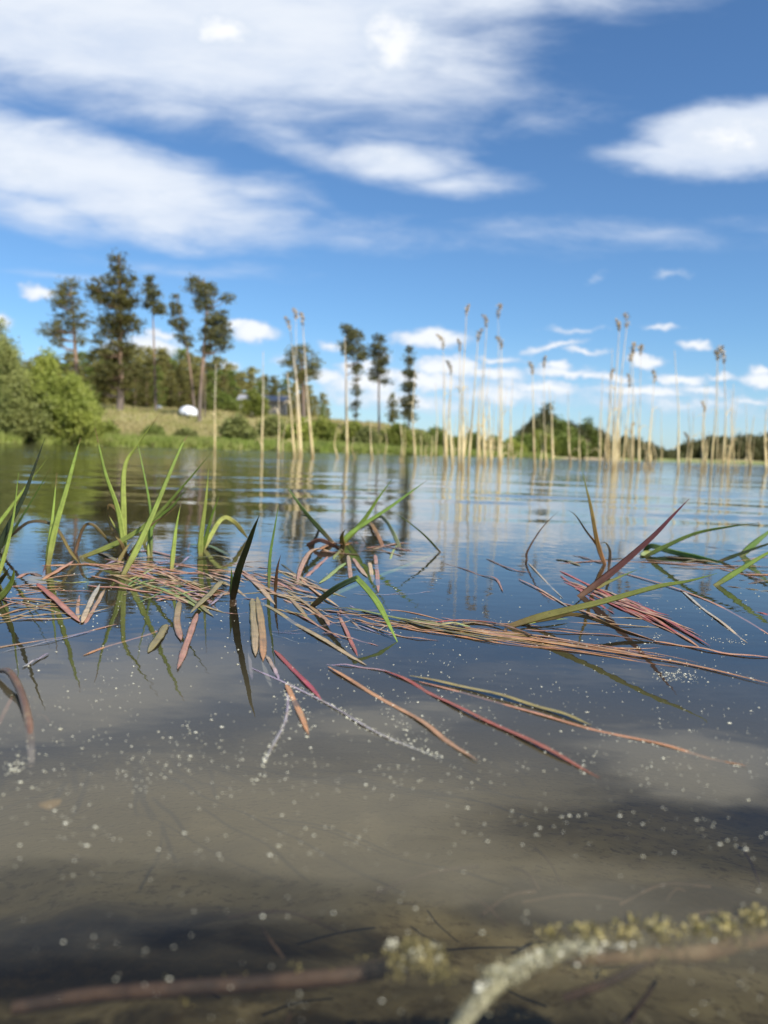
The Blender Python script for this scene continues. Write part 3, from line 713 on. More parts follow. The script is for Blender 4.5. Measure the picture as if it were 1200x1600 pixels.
def reed(xb, yb, xt, yt, w, plume, label, group, bend=0.0, bare=False):
    p0 = P(xb, max(yb, 700 + 0.032 * (xb - 440) + 10)); Yd = min(p0.y, 15.0) if p0 else 15.0
    w *= .72
    b = V(xb, yb, Yd); k = Yd / F
    base = np.array((b.x, Yd, 0.0)); top = np.array(V(xt, yt, Yd)); top[1] += rq.uniform(-.15, .15)
    root = empty('reed', base.tolist(), label, 'reed', group)
    H = top[2]
    mid = (base + top) / 2 + np.array((bend * k, 0, 0))
    pts = spline([base - (0, 0, .35), base, base * .6 + mid * .4 + (rq.uniform(-.006, .006), 0, 0), mid, top * .5 + mid * .5, top], 4)
    t_ = np.linspace(0, 1, len(pts)); r_ = w * k * .5 * np.interp(t_, [0, .45, .6, 1], [.82, .68, .42, .22])
    nod = np.where((np.arange(len(pts)) % 4) == 0, 1.18, 1.0)
    v_, q = tube(pts - base, np.maximum(r_ * nod, .0016), 7); link('stalk', mesh_np('stalk', v_, q, M_reed), root)
    if not bare:                                     # torn sheath round the lower stalk
        n_ = int(len(pts) * .55); sp_ = pts[3:n_] + np.array([w * k * .28, -.003, 0])
        v_, q = tube(sp_ - base, np.linspace(w * k * .42, w * k * .10, len(sp_)), 5); link('sheath', mesh_np('sheath', v_, q, M_reed), root)
    for _ in range(rq.choice((0, 0, 1, 1, 2)) if H > .9 else 0):    # torn dry leaves
        i_ = rq.randrange(4, int(len(pts) * .75)); p_ = pts[i_]; sg = rq.choice((-1, 1)); L_ = rq.uniform(14, 34) * k; up_ = rq.uniform(.2, .9)
        q_ = spline([p_, p_ + (sg * L_ * .22, 0, L_ * up_ * .6), p_ + (sg * L_ * .55, .01, L_ * (up_ * .6 - .25))], 4)
        v_, q, _c, _u = ribbon(q_, w * k * np.linspace(.55, .08, len(q_)), np.ones((len(q_), 3)), 'v')
        link('leaf', mesh_np('leaf', v_ - base, q, M_reed), root)
    if plume:
        dirn = pts[-1] - pts[-3]; dirn /= np.linalg.norm(dirn)
        L = rq.uniform(13, 21) * k; side = rq.choice((-1, 1)) * rq.uniform(.2, .8)
        cs = np.array([pts[-1] + dirn * L * s + np.array((side * L * s * s * .6, 0, -L * .25 * s * s)) for s in np.linspace(-.25, 1, 10)])
        rr_ = 3.6 * k * np.sin(np.linspace(.3, 2.9, 10)) * plume * rq.uniform(.7, 1.2)
        v_, q = clump_faces(cs, rr_, 10, 3.6 * k, 1.3); link('plume', mesh_np('plume', v_ - base, q, M_plume, False), root)
    return root
RS = [
 (335, 702, 337, 569, 4.5, 0, 'single straight dry reed without plume right of the tent, leftmost of all the reeds'),
 (409, 706, 410, 548, 5, 0, 'straight dry reed alone in front of the grey shed'),
 (435, 700, 435, 611, 4.5, 0, 'short straight reed between the shed reed and the leaning reeds'),
 (441, 702, 451, 655, 4, 0, 'short bent reed stub curving right at the left of the leaning reeds'),
 (460, 711, 448, 582, 6, 0, 'thick broken off reed leaning left, first of the leaning reeds'),
 (470, 711, 451, 507, 6.5, .9, 'tall left leaning reed with small dark plume, crossing the wide low pine'),
 (466, 708, 461, 492, 3.5, .9, 'thin reed with the highest plume of the leaning group'),
 (488, 713, 474, 504, 7, .9, 'thickest left leaning reed with plume, rightmost of the leaning group'),
 (527, 711, 526, 670, 5, 0, 'short stub reed left of the left narrow pine'),
 (542, 712, 539, 528, 6, 0, 'straight bright reed right in front of the left narrow pine'),
 (581, 711, 579, 660, 5, 0, 'short reed between the two narrow pines'),
 (600, 712, 601, 664, 4, 0, 'short reed just right of the right narrow pine trunk'),
 (625, 713, 625, 660, 5, 0, 'short thick reed left of the slender spruce'),
 (648, 728, 648, 575, 5.5, 0, 'nearer reed right of the slender spruce, alone'),
 (681, 713, 680, 600, 3.5, 0, 'thin faint reed left of the dense cluster'),
 (694, 716, 692, 540, 4.5, .9, 'plumed reed forming the left edge of the dense cluster'),
 (706, 732, 706, 577, 6, .7, 'short thick plumed reed at the left of the dense cluster'),
 (722, 735, 731, 484, 6.5, 1, 'tallest reed of the dense cluster with dark plume, leaning right'),
 (716, 732, 717, 545, 6, .8, 'upright reed beside the tallest one in the dense cluster'),
 (731, 735, 745, 530, 6.5, .9, 'right leaning reed with feathery plume in the dense cluster'),
 (756, 728, 761, 505, 5.5, .9, 'tall pale reed with narrow plume right of the dense cluster centre'),
 (781, 732, 785, 538, 6, 1, 'tall upright reed with brown plume at the right of the dense cluster'),
 (779, 716, 778, 491, 3.2, 1.1, 'very thin reed with big brown plume topping the right of the cluster'),
 (802, 726, 802, 590, 3.5, 0, 'thin reed left of the far grove'),
 (835, 735, 835, 578, 5.5, .8, 'plumed reed in front of the left side of the far grove'),
 (853, 724, 852, 568, 3.8, .9, 'thin plumed reed in front of the tallest tree of the grove'),
 (863, 735, 861, 600, 5, 0, 'bare reed in front of the right side of the grove crown'),
 (891, 720, 890, 610, 3.6, 0, 'thin bare reed before the middle of the grove'),
 (944, 720, 955, 545, 4.5, 0, 'bare right leaning reed at the left of the right hand cluster'),
 (956, 736, 968, 512, 6, 1, 'tall leaning reed with plume, second highest of the right hand cluster'),
 (960, 732, 982, 505, 6, 1.6, 'tallest leaning reed of the right hand cluster with big tan plume'),
 (987, 738, 992, 545, 5, 1, 'plumed upright reed in the middle of the right hand cluster'),
 (974, 722, 986, 560, 4, .8, 'thin plumed reed just right of the tallest in the right hand cluster'),
 (1000, 716, 1005, 548, 3.5, 1.2, 'faint reed with wide brown plume at right of the right hand cluster'),
 (1010, 720, 1026, 592, 4.4, .8, 'short leaning reed with small plume ending the right hand cluster'),
 (1059, 740, 1060, 545, 5, 0, 'lone thin straight reed before the gap of open sky'),
 (1096, 728, 1102, 600, 4, 0, 'bare reed left of the drooping plumes'),
 (1110, 740, 1117, 556, 5, 1.2, 'reed with drooping dark plume, left of the pair near the right edge'),
 (1129, 736, 1127, 562, 5, 1.4, 'reed with bushy dark plume, right of the pair near the right edge'),
 (1121, 726, 1119, 560, 3, 1.0, 'very thin reed with plume between the pair near the right edge'),
 (1140, 726, 1147, 600, 4, 0, 'bare leaning reed right of the pair near the right edge'),
 (1172, 728, 1179, 650, 5, 0, 'short reed close to the right edge of the photograph'),
 (1198, 730, 1200, 640, 5, 0, 'short reed cut by the right edge of the photograph')]
for r_ in RS: reed(*r_[:6], r_[6], 'dry reeds standing in the lake', bend=rq.uniform(-4, 4), bare=r_[4] < 4.2)
def reed_row(n, x0, x1, t0, t1, b0, b1, wmin, wmax, where, pl=.1):
    xs = sorted(rq.uniform(x0, x1) for _ in range(n))
    for i, x in enumerate(xs):
        b_ = rq.uniform(b0, b1); t_ = rq.uniform(t0, t1)
        reed(x, b_, x + rq.uniform(-4, 10) * (b_ - t_) / 100, t_, rq.uniform(wmin, wmax), .7 if rq.random() < pl else 0,
             f'slim reed, {ordn(i)} from left of the background reeds {where}', f'background reeds {where}', bend=rq.uniform(-5, 5), bare=rq.random() < .4)
reed_row(28, 695, 796, 560, 690, 712, 732, 2.6, 5.5, 'filling the dense middle cluster')
reed_row(7, 800, 930, 600, 690, 716, 726, 2.2, 3.8, 'spread before the far grove')
reed_row(25, 936, 1034, 575, 700, 716, 736, 2.4, 5, 'filling the right hand cluster', .15)
reed_row(16, 1065, 1199, 600, 700, 722, 736, 2.4, 4.6, 'near the right edge', .1)
reed_row(6, 520, 680, 660, 695, 710, 716, 2.6, 4.2, 'below the narrow pines', 0)

# ------------------------------------------------------------------ near plants
G1 = (.29, .40, .08); G2 = (.17, .27, .065); GY = (.42, .47, .12); DK = (.055, .075, .028); OL = (.32, .25, .09)
PK = (.50, .24, .16); RD = (.42, .085, .055); OR = (.54, .26, .11); TN = (.56, .39, .21); BR = (.14, .075, .04); LI = (.40, .30, .40); PA = (.42, .40, .34)
lr = random.Random(5)
def leaf(parent, pts, w, kind='u', c0=G1, c1=None, Yt=None, z=None, wb_=.45, tipw=.06, label=None, name='leaf', mat=None, twist=0.0, fold=.28):
    """pts: pixels from foot to tip. u upright, a arch (both ends on water), f floating on the water, s sunk below it"""
    c1 = c1 or c0
    if kind in 'fs':
        z_ = (z * (.5 if kind == 'f' else 1)) if z is not None else (lr.uniform(-.0001, .0010) if kind == 'f' else -.012)
        if kind == 'f': fold = .10
        W3 = [np.array(P(x, y, z_)) for x, y in pts]
        if kind == 'f':
            for i in range(1, len(W3) - 1): W3[i][2] += lr.uniform(-.0006, .0010)
    else:
        Y0 = P(*pts[0]).y
        Y1 = P(*pts[-1]).y if kind == 'a' else (Yt if Yt else Y0 * lr.uniform(.97, 1.03))
        L = [0]
        for a, b_ in zip(pts, pts[1:]): L.append(L[-1] + math.dist(a, b_))
        W3 = [np.array(V(x, y, Y0 + (Y1 - Y0) * (l_ / L[-1]))) for (x, y), l_ in zip(pts, L)]
        d = W3[0] - W3[1]; d /= np.linalg.norm(d); W3[0] = W3[0] + d * .004
    W3 = spline(W3, 7); n = len(W3)
    k = np.linalg.norm(W3 - np.array([0, 0, CAM_H]), axis=1).mean() / F
    t_ = np.linspace(0, 1, n)
    if kind in 'fs': prof = np.minimum(1, (t_ / .12 + .3)) * np.clip((1 - t_) / .22, 0, 1) ** .6
    elif kind == 'a': prof = np.minimum(1, t_ / .15 + .6) * np.clip((1 - t_) / .2 + .15, 0, 1)
    else: prof = np.minimum(1, .62 + t_ * 2.0) * np.clip((1 - t_) / .85, 0, 1) ** .85
    wid = w * {'u': .96, 'a': .95, 'f': .90, 's': .9}[kind] * k * np.maximum(prof, tipw)
    if kind in 'fs': wid = wid * (1 + .06 * np.sin(t_ * lr.uniform(9, 30) + lr.uniform(0, 6)) + NR.uniform(-.10, .10, n))
    if kind == 'f': W3[:, 2] += .0005 * np.sin(t_ * lr.uniform(6, 20) + lr.uniform(0, 6))
    cc = np.array(c0)[None] * (1 - t_[:, None]) + np.array(c1)[None] * t_[:, None]
    cc = np.clip(cc * lr.uniform(.85, 1.15), .004, .9)
    if kind in 'ua':
        yel = np.clip(1 - t_ / .16, 0, 1)[:, None]; cc = cc * (1 - yel * .6) + np.array((.34, .2, .12)) * yel * .6
    if kind == 'u' and lr.random() < .6:
        tp_ = np.clip((t_ - lr.uniform(.86, .94)) / .05, 0, 1)[:, None]; cc = cc * (1 - tp_) + np.array((.30, .19, .09)) * tp_
    v_, q, cl, uvs = ribbon(W3, wid, cc, 'z' if kind in 'fs' else 'v', twist if kind in 'fs' else (twist or lr.uniform(-.9, .9)), fold)
    ploc = np.array(parent.location) if parent else W3[0]
    me = mesh_np(name, v_ - ploc, q, mat or (M_leaf if kind in 'ua' else M_wet), True, cl, uvs)
    o = link(name, me, parent, None if parent else W3[0].tolist())
    if label: o['label'] = label
    return o
def plant(px, py, label, name='grass_tuft', cat='water grass', group='tufts of water grass'):
    q = P(px, py); return empty(name, (q.x, q.y, 0), label, cat, group)
def strands(parent, n, x0, y0, x1, y1, length, ang, spread, cols, w=(3, 6), kind='f'):
    for i in range(n):
        x, y = lr.uniform(x0, x1), lr.uniform(y0, y1); a = rad(ang + lr.uniform(-spread, spread)); L = lr.uniform(.6, 1.3) * length
        c = lr.choice(cols); c2 = lr.choice(cols); cv = lr.uniform(-.12, .12) * L * (3 if lr.random() < .25 else 1)
        ex, ey = x + math.cos(a) * L, y + math.sin(a) * L * .42
        leaf(parent, [(x, y), ((x + ex) / 2, (y + ey) / 2 + cv * .4), (ex, ey)], lr.uniform(*w), kind, c, c2)

# --- left edge tuft
t = plant(6, 925, 'tuft with dark and green upright blades cut by the left edge of the photograph')
leaf(t, [(-14, 900), (0, 850), (35, 780), (54, 730), (70, 685)], 10, c0=DK, c1=(.04, .05, .03), twist=.5)
leaf(t, [(-30, 850), (0, 815), (45, 755), (77, 712)], 7, c0=G1, c1=GY)
leaf(t, [(-4, 905), (12, 850), (22, 800), (29, 738)], 7, c0=GY, c1=G1)
leaf(t, [(-8, 868), (20, 830), (45, 790), (80, 730)], 5, c0=DK, c1=G2)
leaf(t, [(-6, 940), (12, 920), (20, 903), (22, 888)], 11, c0=GY, c1=G1)
leaf(t, [(-6, 915), (6, 900), (15, 886)], 8, c0=DK, c1=OL)
leaf(t, [(-6, 858), (25, 830), (50, 815), (85, 822), (110, 862), (124, 880)], 5, 'a', BR, OL, label='brown leaf arching over to the right')
leaf(t, [(124, 868), (131, 885), (134, 905), (135, 922)], 8, 'a', (.34, .36, .26), G2)
strands(t, 17, -30, 915, 40, 975, 110, -8, 22, [PK, TN, OR, OL])
# --- two-bladed tuft
t = plant(75, 878, 'pair of long bright green blades standing alone, second tuft from the left')
leaf(t, [(75, 884), (85, 830), (105, 760), (118, 712), (126, 684)], 10.5, c0=GY, c1=G1, twist=.2)
leaf(t, [(74, 884), (77, 850), (83, 800), (89, 738)], 8, c0=GY, c1=G1)
leaf(t, [(70, 906), (72, 893), (75, 878)], 9, 'a', (.34, .09, .07), BR, name='stem')
leaf(t, [(64, 900), (45, 895), (25, 903)], 9, 'f', BR, PK); leaf(t, [(66, 905), (90, 892), (115, 876)], 9, 'f', OR, PK)
# --- big tuft
t = plant(195, 872, 'largest bushy tuft of long crossing green blades among pink floating leaves')
leaf(t, [(196, 872), (185, 800), (165, 740), (148, 667)], 10, c0=GY, c1=G1)
leaf(t, [(195, 868), (193, 800), (195, 730), (215, 695), (252, 643)], 10, c0=GY, c1=GY, label='tall blade bent to the right with pale broken tip')
leaf(t, [(237, 868), (235, 800), (225, 740), (213, 683)], 5, c0=G2, c1=G1)
leaf(t, [(193, 897), (215, 855), (240, 800), (265, 740), (282, 700), (293, 680)], 11, c0=GY, c1=G1, Yt=1.1)
leaf(t, [(128, 871), (190, 845), (240, 810), (290, 755), (332, 705)], 9.5, c0=GY, c1=G2)
leaf(t, [(225, 850), (245, 812), (270, 790), (300, 753)], 7, c0=G1, c1=G2)
leaf(t, [(200, 868), (235, 822), (262, 803), (286, 782)], 3.5, c0=BR, c1=TN)
leaf(t, [(197, 872), (188, 815), (180, 795), (170, 790), (167, 802), (172, 822), (186, 842)], 7, c0=BR, c1=OL, label='brown curled leaf looping over')
leaf(t, [(118, 862), (130, 825), (145, 820), (165, 840), (182, 862)], 4.5, 'a', BR, OL)
leaf(t, [(196, 868), (190, 840), (178, 820), (170, 805)], 6, c0=OL, c1=GY)
leaf(t, [(233, 868), (234, 835), (236, 805)], 8, c0=GY, c1=G1)
leaf(t, [(212, 846), (222, 868), (236, 893), (250, 912)], 5, 'a', G2, G1); leaf(t, [(243, 838), (255, 866), (266, 882)], 5, 'a', BR, TN)
leaf(t, [(210, 850), (208, 872), (195, 898)], 10, 'a', GY, G1)
leaf(t, [(268, 890), (272, 850), (276, 820), (283, 785)], 8, c0=GY, c1=G1, label='short bright upright blade standing apart')
leaf(t, [(185, 878), (195, 860), (206, 846)], 7, c0=OL, c1=OL); leaf(t, [(205, 880), (212, 860), (222, 850)], 7, c0=OL, c1=BR)
leaf(t, [(181, 876), (168, 868), (150, 862)], 9, 'f', OL, BR); leaf(t, [(199, 874), (190, 850), (180, 838)], 8, c0=BR, c1=OL)
strands(t, 24, 120, 872, 210, 902, 120, 16, 30, [PK, OR, TN, OL, PK, LI], (3.5, 9))
strands(t, 30, 200, 878, 330, 938, 95, 22, 28, [PK, TN, OL, PK, TN, LI, OR], (3.5, 8.5))
strands(t, 12, 230, 885, 330, 930, 70, 150, 20, [G2, GY, OL], (3, 6))
leaf(t, [(66, 884), (130, 882), (196, 886), (290, 892)], 11, 'f', OR, PK); leaf(t, [(25, 902), (105, 910), (150, 908)], 6, 'f', OL, GY)
leaf(t, [(136, 915), (190, 919), (255, 928)], 9, 'f', PK, PK); leaf(t, [(207, 906), (262, 925), (332, 962)], 9, 'f', G2, GY)
leaf(t, [(275, 922), (300, 938), (334, 963)], 8, 'f', G2, OL); leaf(t, [(60, 905), (100, 900), (150, 893)], 6, 'f', PK, TN)
# --- loose left leaves
t = plant(126, 972, 'folded pink leaf with a fraying pale end, floating in front of the two-bladed tuft', 'folded_leaf', 'floating leaf', 'loose floating leaves')
leaf(t, [(58, 911), (90, 940), (126, 972)], 11, 'f', RD, PK, z=.003); leaf(t, [(128, 972), (140, 942), (156, 912)], 9, 'f', TN, PA, z=.003); leaf(t, [(122, 968), (121, 950), (124, 930)], 6, 'f', TN, PK)
leaf(t, [(132, 975), (150, 945), (165, 918)], 7, 'f', PK, TN)
t = plant(182, 976, 'very long thin pale leaf lying at the left, stretching in from the edge', 'long_leaf', 'floating leaf', 'loose floating leaves')
leaf(t, [(182, 976), (105, 992), (0, 1011), (-40, 1016)], 6, 'f', PK, TN); leaf(t, [(150, 985), (80, 1003), (0, 1020)], 3, 'f', LI, PA)
t = plant(130, 1024, 'narrow rusty pink leaf floating nearly level below the olive leaf', 'narrow_leaf', 'floating leaf', 'loose floating leaves')
leaf(t, [(130, 1025), (165, 1010), (196, 1000), (240, 988), (268, 977)], 6.5, 'f', OR, PK)
t = plant(35, 1042, 'short pale lilac leaf tip lying above the thick brown stem', 'short_leaf', 'floating leaf', 'loose floating leaves')
leaf(t, [(35, 1042), (55, 1032), (77, 1020)], 5, 'f', PA, LI)
# --- tuft 4
t = plant(314, 862, 'tuft of two bright upright blades with an arched leaf, right of the largest tuft')
leaf(t, [(313, 868), (314, 840), (322, 780), (327, 718)], 10.5, c0=GY, c1=GY); leaf(t, [(316, 862), (330, 810), (343, 773)], 7, c0=G1, c1=G1)
leaf(t, [(318, 858), (345, 812), (365, 815), (388, 842)], 7.5, 'a', GY, OL, label='leaf arched like a bow to the right')
leaf(t, [(297, 850), (330, 854), (362, 870)], 9, 'f', G2, DK, z=.006); leaf(t, [(302, 872), (335, 869), (362, 873)], 8, 'f', DK, OL, z=.004)
leaf(t, [(270, 890), (285, 878), (300, 865)], 5, 'f', LI, LI); leaf(t, [(297, 848), (294, 862), (304, 873)], 3, 'a', PK, PK)
strands(t, 10, 300, 880, 380, 905, 70, 10, 30, [PK, TN, BR], (2.5, 5))
# --- central dark blade
t = plant(363, 928, 'small plant with one dark upright blade mirrored in open water at the centre left', group='tufts of water grass')
leaf(t, [(364, 936), (372, 895), (388, 850), (397, 825), (405, 806)], 14, c0=DK, c1=(.10, .13, .05), Yt=.80, fold=.35, twist=.3, label='dark upright blade leaning right')
leaf(t, [(362, 935), (362, 905), (361, 884)], 7, c0=DK, c1=G2)
leaf(t, [(363, 946), (363, 930), (363, 918)], 13, 'a', BR, BR, name='stem', label='dark brown stem at the water line')
leaf(t, [(352, 912), (345, 911), (325, 930), (297, 958)], 12, 'f', OL, OL, z=.008); leaf(t, [(280, 940), (276, 970), (283, 1000)], 12, 'f', OL, PK, z=.003)
leaf(t, [(308, 958), (293, 1000), (277, 1046)], 11, 'f', PK, PK, z=.002, label='pink leaf hanging down into the water'); leaf(t, [(260, 975), (247, 998), (231, 1019)], 14, 'f', OL, OL, z=.002)
leaf(t, [(394, 935), (397, 980), (399, 1024)], 13, 'f', OL, TN, z=.003); leaf(t, [(402, 933), (409, 985), (411, 1032)], 13, 'f', OL, OR, z=.002)
leaf(t, [(410, 1026), (415, 1050), (424, 1074)], 8, 's', PA, PA, z=-.004); leaf(t, [(389, 1010), (391, 1040), (394, 1062)], 6, 's', PA, LI, z=-.004)
leaf(t, [(368, 934), (400, 937), (420, 935)], 5, 'f', BR, PK); leaf(t, [(330, 945), (345, 930), (360, 922)], 6, 'f', LI, OL)
leaf(t, [(353, 915), (340, 905), (330, 903)], 6, 'f', DK, BR)
# --- long diagonal leaves from centre
t = plant(401, 925, 'plant with long olive pink leaves fanning down right from the centre of the water', group='tufts of water grass')
leaf(t, [(404, 938), (440, 960), (471, 980), (530, 1015), (572, 1040)], 11, 'f', OL, TN, label='longest olive leaf of the fan'); leaf(t, [(380, 896), (401, 913), (430, 945)], 11, 'f', PK, TN)
leaf(t, [(429, 908), (453, 934), (482, 967)], 9, 'f', PK, OL); leaf(t, [(440, 917), (499, 959), (515, 978)], 8, 'f', OL, PK); leaf(t, [(388, 898), (420, 922), (440, 930)], 8, 'f', TN, PK)
leaf(t, [(420, 915), (422, 870), (430, 820), (436, 785)], 6, c0=G2, c1=G2, label='thin upright green blade'); leaf(t, [(430, 925), (433, 890), (439, 866)], 6, c0=BR, c1=BR)
leaf(t, [(438, 880), (455, 893), (470, 905)], 4, 'f', DK, BR); leaf(t, [(527, 955), (544, 994), (559, 1026)], 7, 'f', PK, RD); leaf(t, [(530, 953), (550, 970), (566, 985)], 6, 'f', PK, TN)
leaf(t, [(470, 905), (500, 930), (530, 948)], 6, 'f', OR, TN)
strands(t, 10, 390, 890, 440, 915, 90, 40, 15, [PK, OL, TN], (4, 7))
strands(t, 12, 395, 900, 470, 960, 90, 32, 22, [PK, OL, TN, OR], (4, 8)); strands(t, 8, 470, 930, 560, 990, 80, 24, 25, [PK, TN, LI], (3, 6))
strands(t, 10, 380, 890, 600, 1000, 110, 5, 40, [PA, LI, TN], (1.2, 2))
# --- folded blade
t = plant(487, 946, 'green blade folded in a sharp peak over the water at the centre', 'peaked_grass_plant', 'water grass', 'tufts of water grass')
leaf(t, [(487, 948), (520, 922), (553, 905), (562, 908), (590, 942), (621, 1003)], 10.5, 'a', DK, G1, twist=.7, fold=.35)
leaf(t, [(488, 943), (576, 906), (632, 885), (688, 862)], 5.5, 'a', G1, G2); leaf(t, [(688, 863), (665, 838), (640, 817), (618, 802)], 4, c0=DK, c1=G1)
leaf(t, [(500, 950), (560, 953), (620, 966), (700, 985), (780, 1003)], 9, 'f', DK, OL, z=.004); leaf(t, [(540, 950), (600, 960), (660, 972), (740, 985)], 9, 'f', G2, OL, z=.006)
strands(t, 9, 520, 950, 600, 975, 150, 20, 8, [PK, OR, TN], (3, 6))
# --- middle tuft
t = plant(538, 856, 'spidery tuft with blades spreading left and right, in the middle of the water')
leaf(t, [(522, 850), (481, 805), (462, 780), (445, 756)], 8.5, c0=DK, c1=G2); leaf(t, [(536, 850), (548, 833), (607, 794), (640, 770), (667, 751)], 9, c0=G1, c1=G2)
leaf(t, [(540, 846), (569, 812), (590, 780), (614, 747)], 8.5, c0=G1, c1=G1); leaf(t, [(500, 822), (482, 808), (466, 803)], 6, c0=DK, c1=DK, Yt=1.3)
leaf(t, [(625, 856), (613, 830), (603, 814), (592, 807), (575, 818)], 6, 'a', GY, BR, label='yellow green leg bent down to the water'); leaf(t, [(598, 854), (588, 832), (577, 818), (560, 830)], 6, 'a', OR, OL)
leaf(t, [(572, 822), (568, 845), (560, 868)], 8, 'a', OL, PK); leaf(t, [(481, 852), (499, 844), (520, 852), (536, 862)], 7, 'a', PK, BR)
leaf(t, [(536, 860), (530, 868), (522, 874)], 13, 'a', OL, GY); leaf(t, [(540, 879), (520, 895), (498, 912)], 9, 'f', G1, GY)
leaf(t, [(520, 864), (500, 857), (483, 864), (470, 888), (464, 914)], 9, 'f', TN, PK); leaf(t, [(512, 870), (490, 890), (474, 905)], 8, 'f', PK, PK)
leaf(t, [(544, 868), (546, 888), (548, 910)], 8, 'f', TN, PK); leaf(t, [(552, 872), (562, 888), (574, 902)], 8, 'f', PK, TN); leaf(t, [(586, 866), (589, 895), (591, 926)], 8, 'f', PK, PK)
leaf(t, [(577, 877), (580, 895), (582, 910)], 8, 'f', TN, TN); leaf(t, [(540, 852), (552, 846), (560, 850)], 8, 'f', OR, RD); leaf(t, [(536, 852), (534, 838), (540, 826)], 10, c0=OL, c1=OL)
leaf(t, [(500, 858), (520, 848), (536, 851)], 9, 'f', OR, BR, z=.006); leaf(t, [(609, 875), (616, 858), (624, 850)], 4, 'f', GY, GY)
strands(t, 10, 490, 850, 600, 862, 60, 20, 40, [PK, TN, BR, OR], (3, 7))
# --- right plants
t = plant(945, 880, 'sparse plant with a thin green blade and a brown hoop, right of centre')
leaf(t, [(945, 882), (934, 850), (923, 791), (915, 758), (908, 728)], 8, c0=OR, c1=G2); leaf(t, [(946, 882), (934, 854), (916, 830), (900, 806), (888, 797)], 5, c0=OR, c1=DK)
leaf(t, [(951, 888), (953, 862), (946, 848), (937, 850)], 5, c0=BR, c1=DK); leaf(t, [(940, 880), (915, 872), (900, 868)], 9, 'f', BR, BR); leaf(t, [(950, 872), (1000, 874), (1075, 880)], 6, 'f', DK, PK)
leaf(t, [(869, 874), (888, 877), (907, 884)], 9, 'f', DK, OL); leaf(t, [(895, 868), (930, 875), (990, 870)], 5, 'f', BR, DK)
t = plant(824, 872, 'thin brown hooked stalk rising alone from open water', 'hooked_stalk', 'water grass', 'tufts of water grass')
leaf(t, [(824, 874), (824, 862), (846, 826), (873, 798)], 4, c0=BR, c1=BR)
leaf(t, [(826, 880), (850, 905), (880, 935)], 4, 'f', TN, PA); leaf(t, [(760, 873), (800, 890), (830, 895)], 5, 'f', BR, PK); leaf(t, [(693, 880), (720, 887), (750, 898), (775, 905), (786, 925)], 5, 'f', BR, PK, label='thin curved strand drifting left')
t = plant(909, 930, 'large dark wine coloured blade slanting up to the right, biggest at right', 'slanting_blade', 'water grass', 'tufts of water grass')
leaf(t, [(907, 931), (962, 889), (1018, 840), (1050, 807), (1077, 779)], 12, c0=(.12, .06, .035), c1=(.16, .04, .06), twist=.4, fold=.4); leaf(t, [(928, 921), (960, 905), (996, 890)], 6.5, c0=OL, c1=G2)
t = plant(797, 979, 'long green blade lying low over the water with a dark arched companion')
leaf(t, [(795, 979), (850, 962), (937, 941), (1025, 917), (1075, 908), (1120, 896)], 13, c0=OL, c1=G1, Yt=.735, twist=.2, fold=.3, label='long green blade rising to the right')
leaf(t, [(815, 974), (864, 966), (892, 960), (930, 968), (976, 987), (1032, 1004)], 6, 'a', OL, BR, label='dark arched leaf'); leaf(t, [(810, 976), (850, 970), (888, 966)], 8, 'f', GY, G1, z=.006)
leaf(t, [(1020, 1002), (1081, 1011), (1140, 1022), (1215, 1028)], 9, 'f', OR, PK); leaf(t, [(820, 983), (885, 988), (960, 992), (1030, 1004)], 7, 'f', PK, BR)
leaf(t, [(795, 979), (750, 974), (700, 975), (640, 965)], 8, 'f', BR, OL)
t = plant(885, 907, 'fan of deep red leaves floating beneath the wine coloured blade', 'red_leaf_fan', 'floating leaves', 'fans of floating leaves')
for i in range(22):
    x0, y0 = 885 + lr.uniform(-12, 95), 905; y0 += (x0 - 885) * .42 + lr.uniform(-9, 9); a = rad(23 + lr.gauss(0, 4.5)); L = lr.uniform(70, 190)
    mx_ = (x0 + math.cos(a) * L * .5, y0 + math.sin(a) * L * .5 + lr.uniform(-4, 4))
    leaf(t, [(x0, y0), mx_, (x0 + math.cos(a) * L, y0 + math.sin(a) * L + lr.uniform(-3, 3))], lr.uniform(3.5, 8), 'f', lr.choice([RD, PK, RD, TN]), lr.choice([RD, PK, OR, RD]))
leaf(t, [(832, 915), (860, 935), (900, 950), (960, 980), (1050, 1010)], 6, 'f', PK, OR)
t = plant(640, 972, 'long fan of orange leaves floating from the centre to the right edge', 'orange_leaf_fan', 'floating leaves', 'fans of floating leaves')
for i in range(13):
    o_ = lr.uniform(-12, 12); s0 = lr.uniform(600, 780); e0 = s0 + lr.uniform(220, 380)
    fy = lambda x: 965 + np.interp(x, [600, 780, 885, 990, 1095, 1230], [0, 28, 40, 58, 76, 110])
    leaf(t, [(x, float(fy(x)) + o_ * (1 - .5 * (x - 600) / 600) + lr.uniform(-1.5, 1.5)) for x in np.linspace(s0, e0, 5)], lr.uniform(3.5, 7), 'f', lr.choice([OR, PK, TN, OL]), lr.choice([OR, PK, TN]))
leaf(t, [(680, 972), (730, 968), (780, 975), (850, 1000)], 8, 'f', RD, BR, z=.005); leaf(t, [(700, 980), (900, 1012), (1060, 1035), (1215, 1072)], 8, 'f', OR, OR)
leaf(t, [(690, 974), (715, 973), (735, 980)], 10, 'f', OL, GY, z=.008)
leaf(t, [(785, 995), (800, 975), (860, 985)], 5, 'f', BR, BR)
strands(t, 7, 640, 962, 900, 1005, 170, 9, 6, [PK, TN, OL, OR], (4, 8))
t = plant(1010, 868, 'light green bent blade over a dark rotting leaf, far right of the water')
leaf(t, [(1008, 870), (1039, 854), (1088, 833), (1140, 823), (1186, 817)], 7.5, c0=GY, c1=G2, Yt=1.3); leaf(t, [(1008, 862), (1018, 853), (1053, 863), (1130, 879)], 8, 'a', DK, G2)
